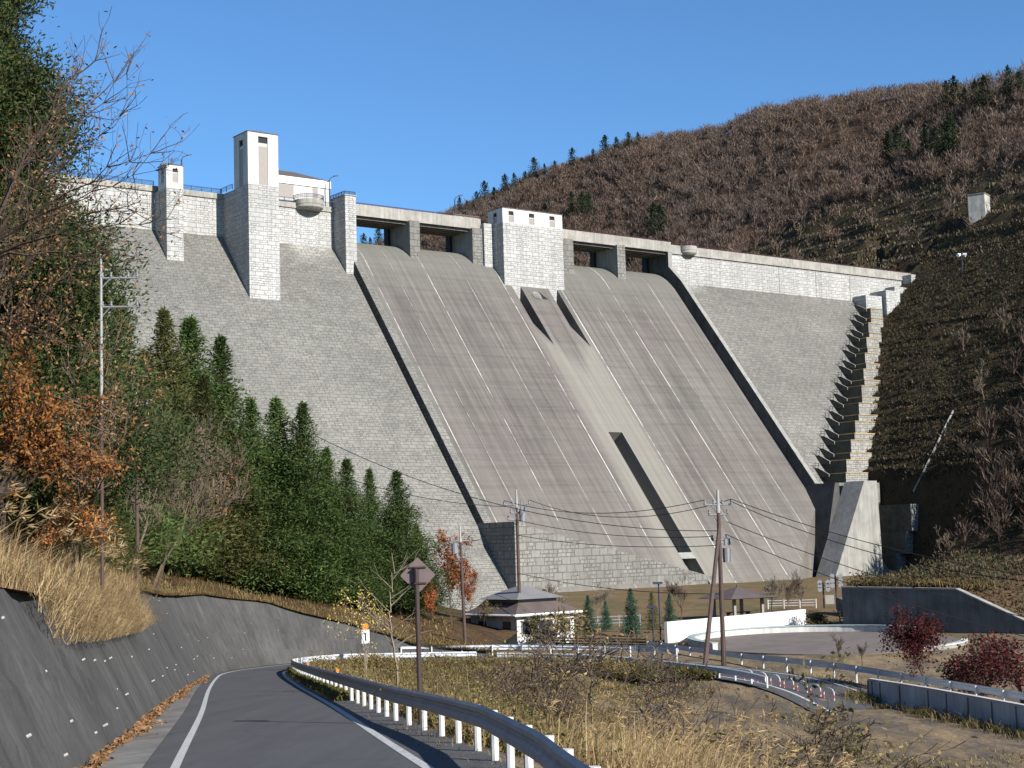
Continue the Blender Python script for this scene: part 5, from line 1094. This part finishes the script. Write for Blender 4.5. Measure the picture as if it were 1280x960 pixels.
bank_bush(1005, 50, 880, 'low brown twiggy shrub at the bottom of the field', m_weed, 300, .10, 75, 1.7)
bank_bush(1075, 55, 884, 'low grey twiggy shrub right of the thin sapling', m_weed, 260, .10, 76, 1.6)
bank_bush(1140, 92, 884, 'small dark green bush in the field below the panel wall', m_green, 900, .10, 77, 1.8)
# trees standing out on the right slope
mv = [v.co.copy() for v in mo.data.vertices]; MBV = BVHTree.FromPolygons(mv, [tuple(p.vertices) for p in mo.data.polygons])
def mp(px, py):
    h = MBV.ray_cast(Vector((0, 0, 0)), ray(px, py).normalized()); return h[0]
pts = [mp(px, py) for px, py in ((1192, 516), (1180, 540), (1168, 565), (1156, 590), (1142, 618))]
mb = MB(); mb.tube([p + Vector((0, 0, .5)) for p in pts if p], .28, 4); tag(mb.build('drain_channel', m_conc), 'thin concrete drain channel running down the stepped slope right of the dam', 'drain channel')
rb = [bare_parts(8, 4, .45, .25, 4, .12, 81 + k, (-.1, 0), .03)[0] for k in range(2)]
for k, (px, py, lb) in enumerate(((1205, 440, 'pale leafless tree halfway up the dark slope right of the dam'), (1262, 620, 'large leafless tree low on the right slope by the edge'), (1230, 500, 'leafless tree in the middle of the dark right slope'), (1275, 560, 'reddish leafless tree at the right edge of the slope'), (1180, 700, 'leafless tree just above the grass topped retaining wall'), (1250, 690, 'leafless tree above the sloping end of the retaining wall'), (1255, 420, 'leafless tree high on the right slope'))):
    p = mp(px, py)
    if p: tree('bare_tree', p, lb, 'tree', 'leafless trees on the slope right of the dam', rb[k % 2], m_barkm if k % 2 == 0 else m_bark, scale=RNG.uniform(.75, 1.1), rz=k)
m_pine = leafmat('dark_pine_needles', (.012, .022, .010), (.022, .036, .014), (.035, .05, .02))
pine = (cedar_crown(10, 2.5, 60, 6, .75, .28, .16, .15, .75, .42), m_pine)
conifers = [(575, 262), (584, 259), (596, 252), (606, 246), (618, 240), (632, 232), (643, 229), (657, 229), (668, 226), (681, 220), (694, 216), (704, 209), (716, 206), (727, 203), (742, 199), (757, 194), (771, 189), (786, 183), (798, 176), (808, 172)]
c2 = [(1112, 208), (1124, 205), (1137, 206), (1158, 203), (1171, 199), (1183, 202), (1190, 198), (826, 300), (818, 296), (715, 276), (728, 274), (737, 279), (1184, 136), (1194, 140), (1207, 141), (1220, 138), (1232, 143), (1262, 126), (1275, 124), (455, 306), (463, 309), (474, 306)]
for gname, lst, lb in (('dark conifers along the skyline ridge', conifers, 'small dark conifer on the skyline ridge behind the gate bridge'), ('dark evergreens scattered on the brown mountain', c2, 'small dark evergreen amid the brown leafless mountain wood')):
    for k, (px, py) in enumerate(lst):
        p = None
        for dy in range(0, 60, 3):
            p = mp(px, py + dy)
            if p: break
        if not p: continue
        key = 'pine'
        if key in groot: r = copy_tree(groot[key]); r.location = p
        else: r = tree('conifer', p, lb, 'tree', gname, trunk_segs(9.3, .22), m_barkd, pine[0], pine[1], sides=4); groot[key] = r
        s = RNG.choice([.5, .6, .75, .9, 1.2]) if lst is conifers else RNG.uniform(.8, 1.35); r.location = p; r.scale = (s * RNG.uniform(.8, 1.3), s * RNG.uniform(.8, 1.3), s); r.rotation_euler = (0, 0, RNG.uniform(0, 6)); r['group'] = gname; r['label'] = lb

# ------------------------------------------------------------------ grass, weeds, litter
def on_road(a, s):
    I = lambda v: np.interp(a, ARC, v); s = np.broadcast_to(s, a.shape); k = np.searchsorted(ARC, a).clip(0, len(R) - 1)
    return np.stack([I(R[:, 0]) + I(RGT[:, 0]) * s, I(R[:, 1]) + I(RGT[:, 1]) * s], 1), k
def road_pts(n, a0, a1, s0, s1, conc=1.0):
    a = RNG.uniform(a0, a1, n); return on_road(a, s0 + (s1 - s0) * RNG.uniform(0, 1, n) ** conc)
def with_z(P): return np.column_stack([P, [height(x, y) for x, y in P]])
def wall_top_pts(n, a0, a1, s0, s1):
    a = RNG.uniform(a0, a1, n); s = RNG.uniform(s0, s1, n) * np.interp(a, [126, 140, 147], [1, .35, .1]); P, k = on_road(a, -(np.interp(a, ARC, toe) + .5 * np.interp(a, ARC, hw) + s)); return with_z(P), k
def wall_face_pts(n, a0, a1, h0, h1):
    a = RNG.uniform(a0, a1, n); h = RNG.uniform(h0, h1, n) * np.interp(a, ARC, hw); P, k = on_road(a, -(np.interp(a, ARC, toe) + .5 * h - .05)); return np.column_stack([P, np.interp(a, ARC, R[:, 2]) + h]), k
P, k = wall_top_pts(15000, 32, 86, .1, 5.5); n = len(P); w_ = RGT[k].mean(0); tf = np.clip(.75 + .55 * vnoise(P[:, 0], P[:, 1], 2.2, 4), .3, 1.4)
V = blades(P, RNG.uniform(.6, 2.0, n) * tf, RNG.uniform(.012, .028, n), RNG.uniform(.1, 1.0, n), (w_[0] * .3, w_[1] * .3))
P2, k2 = wall_face_pts(7000, 36, 80, .66, 1.0); P2 = P2[RNG.uniform(size=7000) < np.interp(np.linalg.norm(P2[:, :2], axis=1), [36, 46, 66, 80], [.2, 1, 1, .2])]; n = len(P2); V2 = blades(P2, RNG.uniform(.3, 1.5, n), RNG.uniform(.012, .026, n), RNG.uniform(.4, 1.7, n), (RGT[60, 0] * .75, RGT[60, 1] * .75))
Pe, ke = wall_top_pts(7000, 82, 146, -.08, .6); V6 = blades(Pe, RNG.uniform(.15, .6, 7000), RNG.uniform(.015, .04, 7000), RNG.uniform(.3, 1.4, 7000), (.3, -.4)); tag(quads('undergrowth', V6, m_under, kind='stuff'), 'ragged fringe of dry grass along the top edge of the far wall', 'undergrowth')
P3, k3 = wall_top_pts(1500, 22, 40, .2, 4.0); n = len(P3); V3 = blades(P3, RNG.uniform(.6, 1.5, n), RNG.uniform(.015, .03, n), RNG.uniform(.1, .6, n), (.3, -.05))
P4, k4 = wall_top_pts(90, 26, 70, .3, 3.0); V4 = np.concatenate([blades(P4, RNG.uniform(2.0, 2.8, 90), np.full(90, .03), RNG.uniform(.1, .5, 90), (.4, 0))])
tip = V4[90:, 2]; V5 = leaves(np.repeat(tip, 12, 0) + RNG.normal(size=(1080, 3)) * .05, RNG.normal(size=(1080, 3)) * .4 + np.array([.7, 0, .1]), RNG.uniform(.15, .35, 1080), .03)
tag(quads('dry_grass', np.concatenate([V, V2, V3, V4, V5]), m_straw, kind='stuff'), 'tall straw coloured grass spilling over the retaining wall', 'grass')
P, k = wall_top_pts(9000, 20, 146, .3, 14); n = len(P); V = blades(P, RNG.uniform(.25, .8, n), RNG.uniform(.03, .09, n), RNG.uniform(.3, 1.2, n))
Pu, ku = wall_top_pts(9000, 96, 141, 6, 55); V = np.concatenate([V, blades(Pu, RNG.uniform(.2, .8, 9000), RNG.uniform(.03, .09, 9000), RNG.uniform(.3, 1.2, 9000))])
tag(quads('undergrowth', V, m_under, kind='stuff'), 'brown leaf litter and undergrowth under the cedars', 'undergrowth')
P, k = road_pts(95000, 34, 152, 4.0, 21, 1.25); ok = (ARC[k] < 120) | (RNG.uniform(size=len(k)) < .4); P = with_z(P[ok]); n = len(P)
d2 = ((P[:, None, :2] - R[None, ::4, :2]) ** 2).sum(-1).min(1) ** .5; P = P[d2 > 3.6]; n = len(P)
clump = np.clip(.75 + .6 * vnoise(P[:, 0], P[:, 1], 4, 3) + .45 * vnoise(P[:, 0], P[:, 1], 1.3, 6), .2, 1.9)
V = blades(P, RNG.uniform(.4, 1.25, n) * clump, RNG.uniform(.018, .045, n), RNG.uniform(.2, .9, n), (.1, 0))
C = P + np.array([0, 0, 1.0]) * (RNG.uniform(.15, .9, n) * clump)[:, None]; V2 = leaves(C, rvec(n) + np.array([0, 0, .2]), RNG.uniform(.08, .22, n), RNG.uniform(.05, .12, n))
i = RNG.integers(0, n, 2600); Q = P[i]; V3 = blades(Q, RNG.uniform(1.0, 2.1, 2600), RNG.uniform(.014, .03, 2600), RNG.uniform(.05, .6, 2600)); tp = V3[2600:, 2]; V4 = leaves(np.repeat(tp, 3, 0) - RNG.uniform(0, .4, (7800, 1)) * np.array([0, 0, 1.0]), rvec(7800), RNG.uniform(.06, .2, 7800), .05)
tag(quads('weeds', np.concatenate([V, V2, V3, V4]), m_weed, kind='stuff'), 'brown and green weeds covering the bank behind the guardrail', 'weeds')
X = RNG.uniform(0.5, 10.5, 36000); Y = RNG.uniform(32, 84, 36000); dens = RNG.uniform(size=36000) < np.clip(1.25 - np.abs(X - 5.2 - (Y - 60) * .02) / 4.6, 0, 1); P = with_z(np.stack([X, Y], 1)[dens]); n = len(P)
V = blades(P, RNG.uniform(.6, 2.1, n) * np.clip(.8 + .5 * vnoise(P[:, 0], P[:, 1], 2.0, 4), .35, 1.3), RNG.uniform(.012, .026, n), RNG.uniform(.1, 1.1, n), (.2, -.05))
tag(quads('dry_grass', V, m_straw, kind='stuff'), 'tan pampas grass between the weedy bank and the field', 'grass')
i = RNG.integers(0, n, 260); Q = P[i]; VS = blades(Q, RNG.uniform(1.6, 2.6, 260), np.full(260, .02), RNG.uniform(.1, .6, 260), (.25, 0)); tp = np.repeat(VS[260:, 2], 14, 0) + RNG.normal(size=(3640, 3)) * .05; tag(quads('dry_grass', np.concatenate([VS, leaves(tp, RNG.normal(size=(3640, 3)) * .4 + np.array([.5, 0, .15]), RNG.uniform(.12, .3, 3640), .025)]), m_straw, kind='stuff'), 'tall plumed stalks above the tan pampas grass', 'grass')
X = RNG.uniform(5, 34, 16000); Y = RNG.uniform(62, 116, 16000); nz_ = vnoise(X, Y, 6, 5) + vnoise(X, Y, 2.2, 9) * .6; ok = nz_ > .35; P = with_z(np.stack([X, Y], 1)[ok]); d2 = ((P[:, None, :2] - R[None, ::4, :2]) ** 2).sum(-1).min(1) ** .5; P = P[d2 > 3.2]; n = len(P)
tag(quads('weeds', blades(P, RNG.uniform(.08, .4, n), RNG.uniform(.03, .07, n), RNG.uniform(.4, 1.2, n)), m_weed, kind='stuff'), 'short dry weeds scattered over the open field', 'weeds')
a_, b_ = onz(800, 858, -10.2), onz(938, 862, -10.2); n = 5200; t = RNG.uniform(0, 1, n); P = np.stack([a_.x + (b_.x - a_.x) * t, a_.y + (b_.y - a_.y) * t + RNG.uniform(-1.0, 5.5, n)], 1); P = with_z(P); d2 = ((P[:, None, :2] - R[None, ::2, :2]) ** 2).sum(-1).min(1) ** .5; P = P[d2 > 3.3]; n = len(P)
tag(quads('weeds', np.concatenate([blades(P, RNG.uniform(.5, 1.2, n), RNG.uniform(.04, .08, n), RNG.uniform(.2, .7, n)), leaves(P + np.array([0, 0, .4]), rvec(n) + np.array([0, 0, .4]), .25, .1)]), m_green, kind='stuff'), 'green and yellow weeds around the foot of the leaning pole', 'weeds')
P, k = road_pts(6500, 58, 120, 2.5, 3.3); P = with_z(P); n = len(P)
tag(quads('weeds', np.concatenate([blades(P, RNG.uniform(.25, .7, n), RNG.uniform(.03, .06, n), RNG.uniform(.3, 1.0, n)), leaves(P + np.array([0, 0, .3]), rvec(n) + np.array([0, 0, .4]), .16, .1)]), m_green, kind='stuff'), 'dark weeds growing under the dull guardrail', 'weeds')
P, k = road_pts(16000, 132, 178, 4.0, 12); P = with_z(P); n = len(P); tf = np.clip(.7 + .7 * vnoise(P[:, 0], P[:, 1], 2.6, 5), .15, 1.4)
tag(quads('weeds', blades(P, RNG.uniform(.15, .6, n) * tf, RNG.uniform(.02, .06, n), RNG.uniform(.3, 1.2, n)), m_weed, kind='stuff'), 'short weeds on the slope between the lower road and the field', 'weeds')
P, k = road_pts(9000, 126, 168, 3.5, 6.0); P = with_z(P); n = len(P); tf = np.clip(.7 + .6 * vnoise(P[:, 0], P[:, 1], 1.7, 3), .2, 1.3)
tag(quads('weeds', np.concatenate([blades(P, RNG.uniform(.5, 1.5, n) * tf, RNG.uniform(.02, .05, n), RNG.uniform(.2, .9, n)), leaves(P + np.array([0, 0, 1.0]) * (RNG.uniform(.2, 1.1, n) * tf)[:, None], rvec(n), .2, .08)]), m_weed, kind='stuff'), 'tall tangled weeds in front of the low white guardrail', 'weeds')
Pb = np.array([tops[RNG.integers(0, len(tops))] for _ in range(2200)]); Pb = Pb[:, :2] + RNG.normal(size=(2200, 2)) * .5 + np.array([-.9, -.5]); Pb = with_z(Pb); tag(quads('weeds', blades(Pb, RNG.uniform(.2, .9, 2200), RNG.uniform(.02, .06, 2200), RNG.uniform(.3, 1.0, 2200)), m_weed, kind='stuff'), 'brown weeds along the foot of the panel wall', 'weeds')
P, k = road_pts(900, 26, 62, 2.6, 3.9); P = with_z(P); n = len(P)
tag(quads('weeds', blades(P, RNG.uniform(.1, .35, n), RNG.uniform(.01, .03, n), RNG.uniform(.4, 1.2, n)), m_weed, kind='stuff'), 'thin dry weeds at the foot of the white guardrail posts', 'weeds')
P, k = wall_top_pts(5000, 100, 146, .2, 9); V = blades(P, RNG.uniform(.2, .8, len(P)), RNG.uniform(.02, .06, len(P)), RNG.uniform(.3, 1.0, len(P)))
X = np.array([P0.lerp(P1, t) + n_ for t, n_ in ((random.random(), Vector((random.uniform(.6, 4), random.uniform(0, 2), 0))) for _ in range(2600))]); X[:, 2] += .1
Y_ = []
for _ in range(9000):
    q = random.random() ** 1.3 * 24; t = random.random() * 1.45; b0 = P0.lerp(P1, min(t, 1)) if t < 1 else P1.lerp(W_C, (t - 1) / .45); Y_.append(b0 + n_wall * (.8 + q) + Vector((0, 0, .05 + 2.2 * q / 26)))
Y_ = np.array(Y_); cy_ = np.clip(.9 + 1.2 * vnoise(Y_[:, 0], Y_[:, 1], 3.5, 7), .2, 2.2); V6 = leaves(Y_ + np.array([0, 0, 1.0]) * (RNG.uniform(0, 1.0, len(Y_)) * cy_)[:, None], rvec(len(Y_)) + np.array([0, 0, .5]), RNG.uniform(.25, .6, len(Y_)), RNG.uniform(.08, .2, len(Y_)))
tag(quads('brush', V6, m_brush, kind='stuff'), 'dark brush on the slope above the dark retaining wall', 'brush')
V2 = blades(X, RNG.uniform(.4, 1.2, len(X)), RNG.uniform(.04, .09, len(X)), RNG.uniform(.2, .7, len(X)))
tag(quads('dry_grass', np.concatenate([V, V2]), m_under, kind='stuff'), 'orange brown grass along the tops of the walls', 'grass')
n = 3600; a = RNG.uniform(8, 108, n); Pq, k = on_road(a, -(np.interp(a, ARC, toe) - np.abs(RNG.normal(size=n)) * .30 * np.clip(.55 + .6 * vnoise(a, a * 0, 3.5), .12, 2)))
C = np.column_stack([Pq, R[k, 2] + .03 + RNG.uniform(0, .10, n)]); D = rvec(n) * np.array([1, 1, .35])
tag(quads('fallen_leaves', leaves(C, D, RNG.uniform(.08, .17, n), RNG.uniform(.05, .09, n)), m_litter, kind='stuff'), 'orange fallen leaves heaped along the gutter below the wall', 'leaves')

# ------------------------------------------------------------------ light
SUN_AZ, SUN_EL = math.radians(135), math.radians(29)
wld = bpy.data.worlds.new('World'); scene.world = wld; wld.use_nodes = True; nt = wld.node_tree
bg = nt.nodes['Background']; sky = nt.nodes.new('ShaderNodeTexSky'); sky.sky_type = 'NISHITA'; sky.sun_disc = False
sky.sun_elevation = SUN_EL; sky.sun_rotation = SUN_AZ; sky.altitude = 600; sky.air_density = 1.0; sky.dust_density = .4; sky.ozone_density = 2.2
nt.links.new(sky.outputs[0], bg.inputs[0]); mxs = nt.nodes.new('ShaderNodeMixRGB'); mxs.blend_type = 'MULTIPLY'; mxs.inputs[0].default_value = 1; mxs.inputs[2].default_value = (.60, .92, 1.20, 1)
nt.links.new(sky.outputs[0], mxs.inputs[1]); nt.links.new(mxs.outputs[0], bg.inputs[0]); bg.inputs[1].default_value = .075
ld = bpy.data.lights.new('sun', 'SUN'); ld.energy = 5.0; ld.angle = math.radians(.55); ld.color = (1, .955, .88)
lo = bpy.data.objects.new('sun', ld); COL.objects.link(lo)
lo.rotation_euler = Vector((math.sin(SUN_AZ) * math.cos(SUN_EL), math.cos(SUN_AZ) * math.cos(SUN_EL), math.sin(SUN_EL))).to_track_quat('Z', 'Y').to_euler()
scene.view_settings.view_transform = 'Standard'; scene.view_settings.look = 'None'; scene.view_settings.exposure = .85; scene.view_settings.gamma = 1
scene.view_settings.use_curve_mapping = False
cy = scene.cycles; cy.max_bounces = 5; cy.diffuse_bounces = 3; cy.glossy_bounces = 2; cy.transmission_bounces = 3; cy.transparent_max_bounces = 4; cy.caustics_reflective = False; cy.caustics_refractive = False
cy.use_denoising = True
